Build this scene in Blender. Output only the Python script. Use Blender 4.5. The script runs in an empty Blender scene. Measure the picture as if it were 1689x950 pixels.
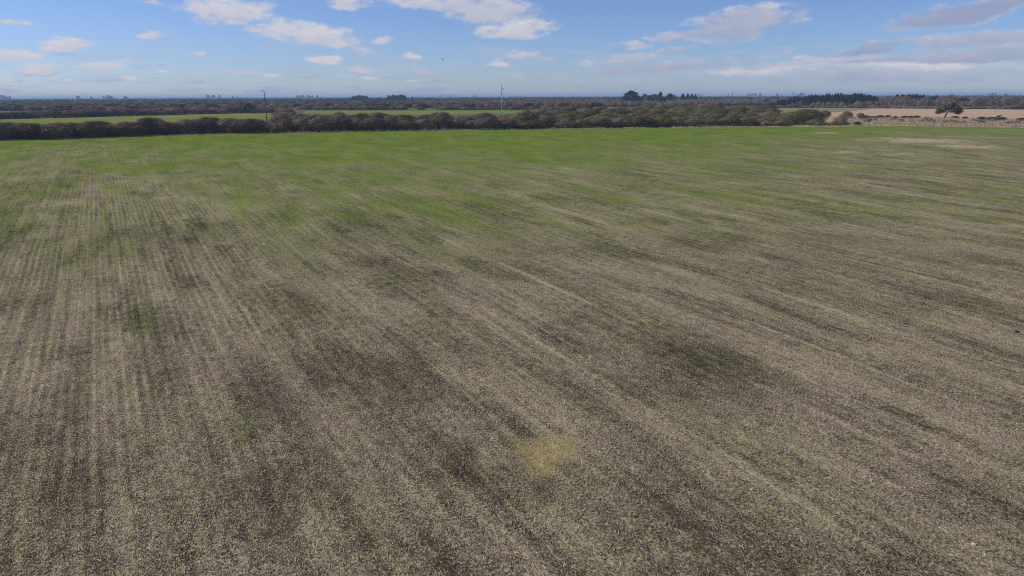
import bpy, math, random
import numpy as np
from mathutils import Vector, Matrix

R = math.radians
scn = bpy.context.scene
COL = scn.collection

# ------------------------------------------------------------------ camera
CAM_H = 12.0
PITCH, ROLL, HFOV = 15.25, -0.21, 72.0
PW, PH = 1689.0, 950.0                     # photograph size, used to find where things stand on the ground
FPX = PW / 2 / math.tan(R(HFOV / 2))
cam_d = bpy.data.cameras.new("camera")
cam_d.sensor_width = 36.0
cam_d.lens = 18.0 / math.tan(R(HFOV / 2))
cam_d.clip_start, cam_d.clip_end = 0.1, 120000
cam = bpy.data.objects.new("camera", cam_d)
COL.objects.link(cam)
CAM_M = Matrix.Translation((0, 0, CAM_H)) @ Matrix.Rotation(R(90 - PITCH), 4, 'X') @ Matrix.Rotation(R(ROLL), 4, 'Z')
cam.matrix_world = CAM_M
scn.camera = cam

# ------------------------------------------------------------------ light
SUN_AZ, SUN_EL = -82.0, 43.0               # to the left of the view and ahead of it
sd = Vector((math.sin(R(SUN_AZ)) * math.cos(R(SUN_EL)), math.cos(R(SUN_AZ)) * math.cos(R(SUN_EL)), math.sin(R(SUN_EL))))
sun_d = bpy.data.lights.new("sun", 'SUN')
sun_d.energy, sun_d.angle, sun_d.color = 3.3, R(0.5), (1.0, 0.94, 0.85)
sun = bpy.data.objects.new("sun", sun_d)
sun.rotation_euler = sd.to_track_quat('Z', 'Y').to_euler()
sun.location = (-60, 40, 60)
COL.objects.link(sun)

scn.view_settings.view_transform = 'Standard'
scn.view_settings.look = 'None'
scn.view_settings.exposure = 0.0
scn.view_settings.gamma = 1.0
scn.view_settings.use_curve_mapping = False
scn.cycles.use_denoising = False
scn.cycles.pixel_filter_type = 'BLACKMAN_HARRIS'
scn.cycles.filter_width = 1.1
scn.cycles.max_bounces = 4
scn.cycles.transparent_max_bounces = 8
scn.cycles.volume_bounces = 1


def pix_dir(px, py):
    v = Vector(((px - PW / 2) / FPX, -(py - PH / 2) / FPX, -1.0))
    return (CAM_M.to_3x3() @ v).normalized()


def G(px, py, z=0.0):
    d = pix_dir(px, py)
    t = (z - CAM_H) / d.z
    return Vector((d.x * t, d.y * t, z))


def azel(px, py):
    d = pix_dir(px, py)
    return math.degrees(math.atan2(d.x, d.y)), math.degrees(math.asin(d.z))


def height_px(base, top_px, top_py):
    """height of a thing standing at ground point base whose top shows at that pixel"""
    d = pix_dir(top_px, top_py)
    t = math.hypot(base.x, base.y) / math.hypot(d.x, d.y)
    return CAM_H + d.z * t


# ------------------------------------------------------------------ sky
world = bpy.data.worlds.new("World")
scn.world = world
world.use_nodes = True
world.cycles.sampling_method = 'MANUAL'
world.cycles.sample_map_resolution = 256
wt = world.node_tree
wt.nodes.clear()
WN, WL = wt.nodes, wt.links


def wmath(op, a, b=None, c=None, clamp=False):
    n = WN.new('ShaderNodeMath'); n.operation = op; n.use_clamp = clamp
    for i, v in enumerate((a, b, c)):
        if v is None: continue
        if isinstance(v, (int, float)): n.inputs[i].default_value = v
        else: WL.new(v, n.inputs[i])
    return n.outputs[0]


def wsmooth(x, lo, hi):
    n = WN.new('ShaderNodeMapRange'); n.interpolation_type = 'SMOOTHSTEP'
    WL.new(x, n.inputs[0]); n.inputs[1].default_value = lo; n.inputs[2].default_value = hi
    return n.outputs[0]


def wmix(f, a, b):
    n = WN.new('ShaderNodeMix'); n.data_type = 'RGBA'
    for s, v in ((0, f), (6, a), (7, b)):
        if isinstance(v, (int, float)): n.inputs[s].default_value = v
        elif isinstance(v, tuple): n.inputs[s].default_value = (*v, 1)
        else: WL.new(v, n.inputs[s])
    return n.outputs[2]


def wnoise(vec, scale, detail=5, rough=0.55):
    n = WN.new('ShaderNodeTexNoise'); n.noise_dimensions = '3D'
    n.inputs['Scale'].default_value = scale; n.inputs['Detail'].default_value = detail
    n.inputs['Roughness'].default_value = rough
    WL.new(vec, n.inputs['Vector'])
    return n


sky = WN.new('ShaderNodeTexSky'); sky.sky_type = 'NISHITA'; sky.sun_disc = False
sky.sun_elevation = R(SUN_EL); sky.sun_rotation = R(SUN_AZ % 360)
sky.air_density = 0.85; sky.dust_density = 0.25; sky.ozone_density = 4.0; sky.altitude = 0
tc = WN.new('ShaderNodeTexCoord')
sep = WN.new('ShaderNodeSeparateXYZ'); WL.new(tc.outputs['Generated'], sep.inputs[0])
az = wmath('MULTIPLY', wmath('ARCTAN2', sep.outputs[0], sep.outputs[1]), 57.29578)
el = wmath('MULTIPLY', wmath('ARCSINE', sep.outputs[2]), 57.29578)
stretch = WN.new('ShaderNodeVectorMath'); stretch.operation = 'MULTIPLY'
WL.new(tc.outputs['Generated'], stretch.inputs[0]); stretch.inputs[1].default_value = (1, 1, 2.6)
warp = wnoise(stretch.outputs[0], 16, 4, 0.6)
fine = wnoise(stretch.outputs[0], 38, 7, 0.62)
wsep = WN.new('ShaderNodeSeparateXYZ'); WL.new(warp.outputs['Color'], wsep.inputs[0])
azw = wmath('ADD', az, wmath('MULTIPLY', wmath('SUBTRACT', wsep.outputs[0], 0.5), 3.4))
elw = wmath('ADD', el, wmath('MULTIPLY', wmath('SUBTRACT', wsep.outputs[1], 0.5), 1.15))
comb = WN.new('ShaderNodeCombineXYZ'); WL.new(azw, comb.inputs[0]); WL.new(elw, comb.inputs[1])

# each cloud: centre and half size (photo pixels), tilt in degrees, tone 0 grey .. 1 white, weight
CLOUDS = [
    (372, 18, 88, 23, -2, .95, 1), (250, 3, 26, 7, 0, .8, .55), (28, 36, 34, 8, 0, .85, .7), (106, 75, 50, 11, 6, 1, .95),
    (28, 90, 55, 11, -5, 1, .95), (66, 111, 66, 10, 2, .9, .85), (172, 108, 52, 10, 7, .95, .9), (258, 57, 34, 8, 0, .85, .85),
    (332, 86, 22, 6, 2, .85, .75), (505, 56, 96, 22, -5, .9, 1), (640, 70, 30, 8, 0, .85, .8), (595, 80, 24, 8, 0, .8, .75),
    (536, 98, 36, 12, 0, .9, .85), (572, 3, 42, 13, 2, .9, .9), (700, 4, 90, 16, -4, .85, .9), (800, 15, 105, 26, -4, .6, 1),
    (852, 48, 74, 17, 5, .85, 1), (676, 93, 26, 7, 0, .85, .8), (822, 107, 20, 7, 0, .85, .75), (1225, 38, 108, 29, 8, .34, 1),
    (1112, 58, 48, 10, 0, .42, .85), (1045, 73, 40, 7, -2, .6, .75), (1118, 80, 38, 7, 0, .3, .6), (1035, 97, 70, 12, 3, .5, .7),
    (965, 108, 24, 6, 0, .65, .7), (1585, 20, 135, 19, 9, .02, .95), (1612, 66, 120, 15, 3, .35, .95), (1440, 80, 78, 11, 6, .1, .8),
    (1360, 104, 160, 11, 2, .55, .95), (1560, 98, 190, 15, 2, .22, 1), (1250, 118, 150, 9, 2, .75, .8), (1500, 112, 160, 8, -1, .9, .8), (860, 96, 70, 16, 0, .6, .45), (400, 118, 60, 8, 0, .8, .5),
    (590, 116, 70, 9, -3, .7, .5), (700, 114, 70, 14, 0, .55, .45), (1100, 112, 150, 12, 4, .3, .8), (1450, 126, 280, 13, 0, .3, .8),
    (830, 128, 60, 6, 0, .6, .45), (990, 135, 130, 8, 0, .45, .4), (250, 130, 110, 6, 0, .8, .35), (210, 128, 24, 5, 0, .9, .6), (105, 133, 22, 4, 0, .9, .6), (18, 130, 20, 5, 0, .9, .6), (270, 117, 16, 4, 0, .9, .6), (452, 122, 26, 5, 0, .85, .6), (610, 131, 30, 5, 0, .8, .6), (676, 134, 20, 4, 0, .8, .6), (560, 129, 24, 5, 0, .8, .55), (1285, 92, 40, 7, 0, .5, .6), (1405, 114, 60, 6, 0, .6, .6), (1640, 118, 70, 7, 0, .5, .6), (470, 136, 120, 6, 0, .75, .35),
]
PPD = FPX * math.pi / 180                 # pixels per degree near the picture centre
dens = tone = None
for cx, cy, rx, ry, tilt, tn, wgt in CLOUDS:
    a0, e0 = azel(cx, cy)
    k = math.cos(math.atan((cx - PW / 2) / FPX)) ** 1.4
    m = WN.new('ShaderNodeMapping'); m.vector_type = 'TEXTURE'
    m.inputs['Location'].default_value = (a0, e0, 0)
    m.inputs['Rotation'].default_value = (0, 0, R(tilt))
    m.inputs['Scale'].default_value = (rx / PPD * k * 1.06, ry / PPD * 1.04, 1)
    WL.new(comb.outputs[0], m.inputs[0])
    ln = WN.new('ShaderNodeVectorMath'); ln.operation = 'LENGTH'; WL.new(m.outputs[0], ln.inputs[0])
    d = wmath('MULTIPLY', wmath('SUBTRACT', 1.0, ln.outputs['Value'], clamp=True), wgt * 1.5)
    sy = WN.new('ShaderNodeSeparateXYZ'); WL.new(m.outputs[0], sy.inputs[0])
    t = wmath('MULTIPLY_ADD', sy.outputs[1], 0.22, tn - 0.04)
    if dens is None: dens, tone = d, t
    else:
        f = wmath('MULTIPLY', d, 1.6, clamp=True)
        mx = WN.new('ShaderNodeMix'); mx.data_type = 'FLOAT'
        WL.new(f, mx.inputs[0]); WL.new(tone, mx.inputs[2]); WL.new(t, mx.inputs[3]); tone = mx.outputs[0]
        dens = wmath('MAXIMUM', dens, d)
# the same kind of broken cloud carries on over the rest of the sky
gen = wnoise(stretch.outputs[0], 5.5, 6, 0.58)
outside = wmath('MAXIMUM', wsmooth(el, 8.0, 12.0), wsmooth(wmath('ABSOLUTE', az), 40.0, 48.0))
gd = wmath('MULTIPLY', wmath('MULTIPLY', wmath('SUBTRACT', gen.outputs[0], 0.53, clamp=True), 6.0), outside)
dens = wmath('MAXIMUM', dens, gd)
erode = wmath('MULTIPLY', wmath('SUBTRACT', fine.outputs[0], 0.52), 2.2)
body = wmath('ADD', dens, wmath('MULTIPLY', erode, wsmooth(dens, 0.0, 0.35)))
alpha = wsmooth(body, 0.0, 0.85)
# thin streaks low over the horizon
sv = WN.new('ShaderNodeVectorMath'); sv.operation = 'MULTIPLY'
WL.new(tc.outputs['Generated'], sv.inputs[0]); sv.inputs[1].default_value = (1, 1, 7)
streak = wnoise(sv.outputs[0], 13, 6, 0.6)
sl = wmath('MULTIPLY', wsmooth(streak.outputs[0], 0.46, 0.72), wsmooth(el, 5.2, 1.2))
alpha = wmath('MAXIMUM', wmath('MULTIPLY', alpha, 0.93), wmath('MULTIPLY', sl, 0.6))
puff = wmath('MULTIPLY_ADD', wmath('SUBTRACT', fine.outputs[0], 0.5), 0.7, tone)
puff = wmath('ADD', puff, wmath('MULTIPLY', wmath('SUBTRACT', wsep.outputs[2], 0.5), 0.5), clamp=True)
CLOUD_GREY, CLOUD_WHITE = (3.4, 3.95, 5.7), (7.2, 7.1, 7.7)
ccol = wmix(puff, CLOUD_GREY, CLOUD_WHITE)
hs = WN.new('ShaderNodeVectorMath'); hs.operation = 'MULTIPLY'      # white balance of the photograph
WL.new(sky.outputs[0], hs.inputs[0]); hs.inputs[1].default_value = (0.84, 0.92, 1.22)
final = wmix(alpha, hs.outputs[0], ccol)
bg = WN.new('ShaderNodeBackground'); bg.inputs['Strength'].default_value = 0.09
WL.new(final, bg.inputs[0])
wo = WN.new('ShaderNodeOutputWorld'); WL.new(bg.outputs[0], wo.inputs[0])

# ------------------------------------------------------------------ helpers
rng = np.random.default_rng(7)
random.seed(7)


def lattice(seed):
    return np.random.default_rng(seed).random((256, 256))


_LAT = {}


def vnoise(x, y, seed):
    if seed not in _LAT: _LAT[seed] = lattice(seed)
    L = _LAT[seed]
    xi, yi = np.floor(x).astype(np.int64), np.floor(y).astype(np.int64)
    fx, fy = x - xi, y - yi
    fx, fy = fx * fx * (3 - 2 * fx), fy * fy * (3 - 2 * fy)
    a, b = L[yi & 255, xi & 255], L[yi & 255, (xi + 1) & 255]
    c, d = L[(yi + 1) & 255, xi & 255], L[(yi + 1) & 255, (xi + 1) & 255]
    return (a + (b - a) * fx) * (1 - fy) + (c + (d - c) * fx) * fy


def fbm(x, y, seed, octv=4, rough=0.55):
    s, amp, tot = 0, 1.0, 0
    for i in range(octv):
        s = s + amp * vnoise(x * 2 ** i + 17.3 * i, y * 2 ** i + 5.1 * i, seed + i)
        tot += amp; amp *= rough
    return s / tot


def sstep(lo, hi, v):
    t = np.clip((v - lo) / (hi - lo), 0, 1)
    return t * t * (3 - 2 * t)


def mesh_np(name, verts, faces, mat=None, smooth=False):
    """one mesh from arrays; faces is an (n,3) or (n,4) array"""
    me = bpy.data.meshes.new(name)
    verts = np.asarray(verts, np.float32); faces = np.asarray(faces, np.int32)
    k = faces.shape[1]
    me.vertices.add(len(verts)); me.vertices.foreach_set('co', verts.ravel())
    me.loops.add(faces.size); me.loops.foreach_set('vertex_index', faces.ravel())
    me.polygons.add(len(faces)); me.polygons.foreach_set('loop_start', np.arange(0, faces.size, k, dtype=np.int32))
    me.polygons.foreach_set('use_smooth', np.full(len(faces), smooth))
    me.update(calc_edges=True)
    if mat: me.materials.append(mat)
    return me


def obj(name, me, parent=None, loc=None):
    o = bpy.data.objects.new(name, me)
    COL.objects.link(o)
    if parent: o.parent = parent
    if loc is not None: o.location = loc
    return o


def tag(o, label=None, cat=None, group=None, kind=None):
    if label: o['label'] = label
    if cat: o['category'] = cat
    if group: o['group'] = group
    if kind: o['kind'] = kind
    return o


def attr(me, name, data, typ='FLOAT', dom='POINT'):
    a = me.attributes.new(name, typ, dom)
    key = {'FLOAT': 'value', 'FLOAT_VECTOR': 'vector', 'FLOAT_COLOR': 'color'}[typ]
    a.data.foreach_set(key, np.asarray(data, np.float32).ravel())


class NT:
    """small node-building helper for materials"""
    def __init__(s, name):
        s.m = bpy.data.materials.new(name); s.m.use_nodes = True
        s.t = s.m.node_tree; s.t.nodes.clear()
        s.out = s.t.nodes.new('ShaderNodeOutputMaterial')
        s.b = s.t.nodes.new('ShaderNodeBsdfPrincipled')
        s.b.inputs['Roughness'].default_value = 0.85
        s.b.inputs['Specular IOR Level'].default_value = 0.0
        s.t.links.new(s.b.outputs[0], s.out.inputs[0])
    def n(s, typ, **kw):
        n = s.t.nodes.new(typ)
        for k, v in kw.items(): setattr(n, k, v)
        return n
    def put(s, sock, v):
        if isinstance(v, (int, float)): sock.default_value = v
        elif isinstance(v, tuple): sock.default_value = (*v, 1) if len(v) == 3 and sock.type == 'RGBA' else v
        else: s.t.links.new(v, sock)
    def math(s, op, a, b=None, c=None, clamp=False):
        n = s.n('ShaderNodeMath', operation=op, use_clamp=clamp)
        for i, v in enumerate((a, b, c)):
            if v is not None: s.put(n.inputs[i], v)
        return n.outputs[0]
    def mix(s, f, a, b, blend='MIX'):
        n = s.n('ShaderNodeMix', data_type='RGBA', blend_type=blend)
        s.put(n.inputs[0], f); s.put(n.inputs[6], a); s.put(n.inputs[7], b)
        return n.outputs[2]
    def noise(s, vec, scale, detail=4, rough=0.55, dist=0.0):
        n = s.n('ShaderNodeTexNoise')
        n.inputs['Scale'].default_value = scale; n.inputs['Detail'].default_value = detail
        n.inputs['Roughness'].default_value = rough; n.inputs['Distortion'].default_value = dist
        if vec is not None: s.put(n.inputs['Vector'], vec)
        return n.outputs[0]
    def ramp(s, v, lo, hi):
        n = s.n('ShaderNodeMapRange', interpolation_type='SMOOTHSTEP')
        s.put(n.inputs[0], v); n.inputs[1].default_value = lo; n.inputs[2].default_value = hi
        return n.outputs[0]
    def at(s, name):
        return s.n('ShaderNodeAttribute', attribute_name=name)
    def pos(s):
        return s.n('ShaderNodeNewGeometry').outputs['Position']
    def objco(s):
        return s.n('ShaderNodeTexCoord').outputs['Object']
    def scale(s, v, xyz):
        n = s.n('ShaderNodeVectorMath', operation='MULTIPLY'); s.put(n.inputs[0], v); n.inputs[1].default_value = xyz
        return n.outputs[0]
    def rnd(s):
        return s.n('ShaderNodeObjectInfo').outputs['Random']
    def color(s, c): s.put(s.b.inputs['Base Color'], c); return s
    def bump(s, h, strength, dist):
        n = s.n('ShaderNodeBump'); n.inputs['Strength'].default_value = strength; n.inputs['Distance'].default_value = dist
        s.put(n.inputs['Height'], h); s.t.links.new(n.outputs[0], s.b.inputs['Normal'])


# ------------------------------------------------------------------ the sown rows: u across, v along
ROW_AZ, FAN = -29.5, 0.0023
RD = np.array([math.sin(R(ROW_AZ)), math.cos(R(ROW_AZ))])     # along the rows
RX = np.array([RD[1], -RD[0]])                                # across


def to_rows(x, y):
    X, Y = x * RX[0] + y * RX[1], x * RD[0] + y * RD[1]
    return X / (1 + FAN * Y), Y


def from_rows(u, v):
    X, Y = u * (1 + FAN * v), v
    return X * RX[0] + Y * RD[0], X * RX[1] + Y * RD[1]


EDGE_PX = [(-260, 240), (-60, 234.5), (0, 232.6), (150, 229), (320, 222.5), (500, 219.5), (660, 216.5), (980, 213.2), (1100, 211),
           (1300, 209), (1480, 208), (1600, 209.3), (1689, 211), (1900, 214)]
EDGE = np.array([G(*p)[:2] for p in EDGE_PX])


def yfar(x):
    x = np.asarray(x, float)
    y = np.interp(x, EDGE[:, 0], EDGE[:, 1])
    s0 = (EDGE[1, 1] - EDGE[0, 1]) / (EDGE[1, 0] - EDGE[0, 0])
    return np.where(x < EDGE[0, 0], np.maximum(EDGE[0, 1] + (x - EDGE[0, 0]) * s0, 90), y)


def field_z(x, y):
    fade = sstep(0, 25, yfar(x) - y)
    big = fbm(x / 38, y / 30, 60, 2) - 0.5
    # low contour swells crossing the rows on the left
    swell = np.sin((y * 0.94 - x * 0.1) / 3.9 + 2.5 * (fbm(x / 30, y / 40, 64, 2) - .5)) * sstep(-4, -34, x + 0.1 * y) * sstep(30, 55, y)
    return 0.06 + fade * (0.55 * big + 0.06 * swell + 0.36)


# patches that show in the photograph, centre and half size in pixels, strength; set on the ground where they lie
def patches(lst):
    out = []
    for cx, cy, rx, ry, s in lst:
        c = G(cx, cy, .38); e = G(cx + rx, cy, .38); f = G(cx, cy - ry, .38)
        d = Vector((c.x, c.y)).normalized()
        out.append((c.x, c.y, d.x, d.y, (e - c).length, max(1.0, (f - c).length), s))
    return out


GREEN_P = patches([(330, 385, 50, 28, .7), (240, 520, 36, 60, .55), (405, 690, 40, 60, .6), (455, 360, 40, 22, .6), (600, 370, 60, 30, .6),
                   (650, 440, 60, 35, .5), (800, 345, 80, 22, .65), (450, 490, 50, 55, .5), (40, 360, 50, 30, .5), (185, 400, 30, 40, .5),
                   (1170, 590, 70, 22, .5), (930, 330, 70, 12, .4), (1180, 395, 80, 14, .5), (1080, 370, 60, 10, .4), (560, 290, 80, 20, .4),
                   (110, 300, 40, 8, .6), (10, 370, 18, 30, .9), (100, 325, 50, 6, .5), (1420, 365, 160, 10, .4), (1000, 420, 90, 14, .35)])
DARK_P = patches([(690, 640, 70, 45, .5), (760, 760, 60, 50, .7), (860, 810, 60, 45, .75), (430, 830, 80, 60, .7), (250, 620, 60, 40, .35),
                  (680, 470, 60, 30, .4), (350, 760, 50, 60, .5), (880, 410, 60, 14, .45), (1480, 510, 80, 16, .4), (920, 560, 80, 30, .45),
                  (1250, 760, 60, 30, .35), (1180, 880, 80, 40, .3), (90, 700, 40, 70, .45), (30, 850, 40, 60, .4), (1300, 450, 90, 14, .35),
                  (1560, 840, 60, 24, .35), (700, 560, 70, 34, .4), (110, 840, 14, 90, .5), (1390, 395, 120, 9, .4), (1560, 425, 110, 10, .4)])
PALE_P = patches([(290, 760, 60, 60, .45), (560, 700, 60, 50, .4), (180, 560, 40, 40, .35), (440, 560, 60, 40, .4), (640, 560, 60, 30, .3),
                  (1300, 640, 120, 30, .3), (1100, 500, 120, 30, .3), (1600, 700, 80, 50, .35), (1550, 360, 120, 30, .3), (560, 840, 60, 50, .3),
                  (1400, 560, 120, 30, .3), (220, 290, 80, 20, .3), (900, 480, 80, 26, .25)])
BARE_P = patches([(1510, 232, 75, 3.6, 1), (1600, 241.5, 45, 2.6, .9), (1495, 254, 35, 2.4, .6), (1398, 250.5, 26, 2.0, .6), (1366, 220, 24, 1.1, .7),
                  (1610, 226, 60, 0.9, .5)])
GOLD_P = patches([(895, 746, 58, 16, 1.0), (892, 764, 34, 18, .9)])


def psum(lst, x, y, wob):
    s = np.zeros_like(x)
    for cx, cy, dx, dy, rx, ry, w in lst:
        d = np.hypot(((x - cx) * dy - (y - cy) * dx) / rx, ((x - cx) * dx + (y - cy) * dy) / ry) + wob
        s = np.maximum(s, w * sstep(1.35, 0.45, d))
    return s


def field_mix(x, y):
    """green, straw and dark soil cover (darkened towards the camera) and the golden patch, at ground points"""
    u, v = to_rows(x, y)
    # streaks lie along the rows
    st1 = fbm(u / 3.2, v / 15.0, 10, 4)
    st2 = fbm(u / 7.0 + 40, v / 34.0, 20, 3)
    st3 = fbm(u / 0.9, v / 7.0, 30, 3)
    iso = fbm(x / 9.0, y / 9.0, 40, 4)
    wob = (fbm(x / 2.2, y / 2.2, 50, 5, .65) - 0.5) * 2.0
    ratio = x / np.maximum(y, 1)
    start = np.interp(ratio, [-.75, -.62, -.45, -.2, .1, .35, .55, .75], [74, 118, 80, 70, 78, 105, 140, 152])
    far = sstep(start * 0.30, start * 2.6, y + (iso - 0.5) * 40 + (st1 - 0.5) * 60)
    edge = sstep(110, 10, yfar(x) - y + (iso - .5) * 60) * (1 - .35 * sstep(.3, .7, ratio))
    green = 0.11 + 0.16 * sstep(22, 75, y) * (1 - .35 * sstep(.25, .6, ratio)) + 0.40 * far + 0.22 * sstep(0.50, 0.74, st1) * (0.25 + 0.75 * sstep(20, 90, y)) + 0.16 * (st2 - 0.5)
    green = np.maximum(green, 0.85 * far + 0.15 * (iso - 0.5) - 0.25 * sstep(.52, .72, st3) * (1 - edge))
    green = np.maximum(green, psum(GREEN_P, x, y, wob * .6) * (0.15 + 0.55 * st3))
    green = np.maximum(green, edge * 1.0)
    # the left strip of the field has green drill rows among pale ones
    strip = sstep(.55, .8, fbm(u / 1.3 + 9, v / 60, 80, 2)) * sstep(-6, -16, x + 0.18 * y)
    green = np.maximum(green, strip * 0.34)
    dark = 0.38 * sstep(0.48, 0.76, fbm(u / 1.5 + 11, v / 7.0, 90, 4)) + 0.12 * sstep(.5, .7, iso)
    dark = dark + .1 * sstep(42, 14, y)  # extra darkening towards the camera, painted over the whole near field
    dark = np.maximum(dark, psum(DARK_P, x, y, wob) * .68) + psum(GREEN_P, x, y, wob) * 0.36
    pale = 0.28 * sstep(.47, .70, fbm(u / 1.3 + 31, v / 8.0, 100, 4)) + 0.5 * (st3 - 0.5) + 0.6 * psum(PALE_P, x, y, wob)
    bare = psum(BARE_P, x, y, wob * 1.2) * sstep(.26, .48, fbm(u / 1.2, v / 2.2, 120, 4, .65))
    gold = psum(GOLD_P, x, y, wob * .8)
    green = np.clip(green * (1 - bare) * (1 - gold), 0, 1)
    dark = np.clip(dark * (1 - bare) * (1 - gold) * (1 - 0.8 * far), 0, 1)
    return green, np.clip(pale, 0, 1), dark, np.clip(bare, 0, 1), np.clip(gold, 0, 1)


# ------------------------------------------------------------------ ground materials
def field_material():
    k = NT("field_soil_and_stubble")
    row = k.at('rows').outputs['Vector']
    green, pale, dark, bare, gold = [k.at(a).outputs['Fac'] for a in ('green', 'pale', 'dark', 'bare', 'gold')]
    P = k.pos()
    rs = k.scale(row, (1.0, 0.33, 1.0))
    n_f = k.noise(rs, 30, 3, 0.65)                    # straw-sized
    n_m = k.noise(k.scale(row, (1, .45, 1)), 3.2, 6, 0.68)   # tufts and windrows
    n_l = k.noise(k.scale(row, (1, .22, 1)), 0.55, 5, 0.6)
    n_i = k.noise(P, 12, 5, 0.7)
    l1 = k.noise(k.scale(row, (1, .035, 1)), 2.6, 3, .6)     # single rows
    l2 = k.noise(k.scale(row, (1, .012, 1)), .75, 3, .55)    # machine passes
    sx = k.n('ShaderNodeSeparateXYZ'); k.put(sx.inputs[0], row)
    seam = k.math('MULTIPLY', k.ramp(k.math('PINGPONG', k.math('ADD', sx.outputs[0], k.math('MULTIPLY', n_l, .5)), 2.7), .20, .0), k.ramp(n_l, .42, .62))
    straw_amt = k.math('MULTIPLY', pale, .26)
    for nz, w in ((n_f, 1.9), (n_m, .75), (n_i, 1.1), (l1, .52), (l2, .20), (n_l, .30)):
        straw_amt = k.math('ADD', straw_amt, k.math('MULTIPLY', k.math('SUBTRACT', nz, .5), w))
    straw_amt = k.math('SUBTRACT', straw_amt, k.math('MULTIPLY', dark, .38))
    straw_amt = k.math('ADD', straw_amt, k.math('MULTIPLY', seam, .16))
    old = k.math('SINE', k.math('MULTIPLY', sx.outputs[0], 2 * math.pi / 0.35))
    straw_amt = k.math('ADD', straw_amt, k.math('MULTIPLY', old, k.math('MULTIPLY', k.at('drilled').outputs['Fac'], .04)))
    s = k.ramp(straw_amt, -.25, .33)
    tint = k.noise(P, .35, 4, .6)
    straw_c = k.mix(k.ramp(tint, .35, .65), (.52, .40, .265), (.52, .43, .235))
    straw_c = k.mix(k.ramp(n_i, .45, .75), straw_c, (.58, .49, .37))
    soil_c = k.mix(k.ramp(k.noise(P, 1.3, 4), .35, .65), (.045, .036, .024), (.085, .067, .046))
    c = k.mix(s, soil_c, straw_c)
    # shoots in drill rows
    drill = k.math('SINE', k.math('MULTIPLY', sx.outputs[0], 2 * math.pi / 0.175))
    drill = k.math('MULTIPLY_ADD', drill, .36, k.math('MULTIPLY', n_f, .55))
    g = k.math('ADD', k.math('MULTIPLY', green, 1.12), k.math('MULTIPLY', k.math('SUBTRACT', drill, .25), .55))
    g = k.math('ADD', g, k.math('MULTIPLY', k.math('SUBTRACT', n_m, .5), .75))
    g = k.math('ADD', g, k.math('MULTIPLY', k.math('SUBTRACT', l1, .5), .8))
    gm = k.ramp(g, .06, .90)
    gcol = k.mix(k.ramp(k.noise(k.scale(row, (1, .3, 1)), .25, 4, .6), .35, .65), (.138, .225, .020), (.218, .30, .036))
    gcol = k.mix(k.ramp(n_m, .4, .7), k.mix(.45, gcol, (.05, .06, .02)), gcol)
    c = k.mix(k.math('MULTIPLY', gm, k.math('MULTIPLY_ADD', green, .32, .66)), c, gcol)
    c = k.mix(k.math('MULTIPLY', bare, k.ramp(k.math('ADD', n_m, k.math('MULTIPLY', n_i, .4)), .45, .75)), c, (.46, .36, .22))
    c = k.mix(k.math('MULTIPLY', gold, k.math('MULTIPLY_ADD', s, .7, .2)), c, (.52, .41, .19))
    k.color(c)
    h = k.math('ADD', k.math('MULTIPLY', n_f, .5), k.math('ADD', n_i, n_m))
    k.bump(h, 0.55, 0.07)
    return k.m


def plain_ground(name, c1, c2, c3, sc=.05, stretch=(1, 1, 1), bumpy=.3):
    k = NT(name)
    P = k.scale(k.pos(), stretch)
    a = k.noise(P, sc, 6, .62); b = k.noise(P, sc * 9, 5, .65)
    c = k.mix(k.ramp(a, .38, .62), c1, c2)
    c = k.mix(k.ramp(b, .45, .75), c, c3)
    k.color(c); k.bump(b, bumpy, .3)
    return k.m


M_FIELD = field_material()
M_LAND = plain_ground("far_land_soil", (.15, .125, .10), (.115, .12, .07), (.22, .175, .135), .004, (1, 1, 1), .2)

# the land out to the horizon: one sheet
S = 60000
me = mesh_np("land", [(-S, -S, 0), (S, -S, 0), (S, S, 0), (-S, S, 0)], [(0, 1, 2, 3)], M_LAND)
tag(obj("land", me), kind='structure')


def grid_field():
    vs, fs, off = [], [], 0
    xa, ya = np.linspace(-105, 105, 601), np.linspace(-8, 72, 230)
    XX, YY = np.meshgrid(xa, ya)
    blocks = [(XX, YY)]
    xb = np.linspace(-330, 430, 640); tb = np.linspace(0, 1, 300)
    XB, TB = np.meshgrid(xb, tb)
    blocks.append((XB, 72 + (yfar(XB) - 72) * TB))
    for X, Y in blocks:
        n, m = X.shape
        idx = np.arange(n * m).reshape(n, m) + off
        f = np.stack([idx[:-1, :-1], idx[:-1, 1:], idx[1:, 1:], idx[1:, :-1]], -1).reshape(-1, 4)
        vs.append(np.stack([X.ravel(), Y.ravel(), field_z(X.ravel(), Y.ravel())], -1)); fs.append(f); off += n * m
    V, F = np.concatenate(vs), np.concatenate(fs)
    me = mesh_np("stubble_field", V, F, M_FIELD, True)
    x, y = V[:, 0], V[:, 1]
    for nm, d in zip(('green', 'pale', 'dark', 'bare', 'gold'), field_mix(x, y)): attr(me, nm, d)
    attr(me, 'drilled', np.clip(.22 + .8 * sstep(-1, -14, x + .16 * y), 0, 1) * (.4 + .9 * sstep(.4, .6, fbm(x / 7, y / 12, 130, 3))))
    u, v = to_rows(x, y)
    attr(me, 'rows', np.stack([u, v, np.zeros_like(u)], -1), 'FLOAT_VECTOR')
    o = obj("stubble_field", me)
    tag(o, "wide stubble field greening over towards the hedgerow", kind='structure')


grid_field()


def sheet(name, pts, mat, z, kind='structure'):
    """a flat piece of land from a polygon of ground points"""
    me = mesh_np(name, [(p[0], p[1], z) for p in pts], [list(range(len(pts)))], mat)
    o = obj(name, me); tag(o, kind=kind)
    return o


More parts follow.
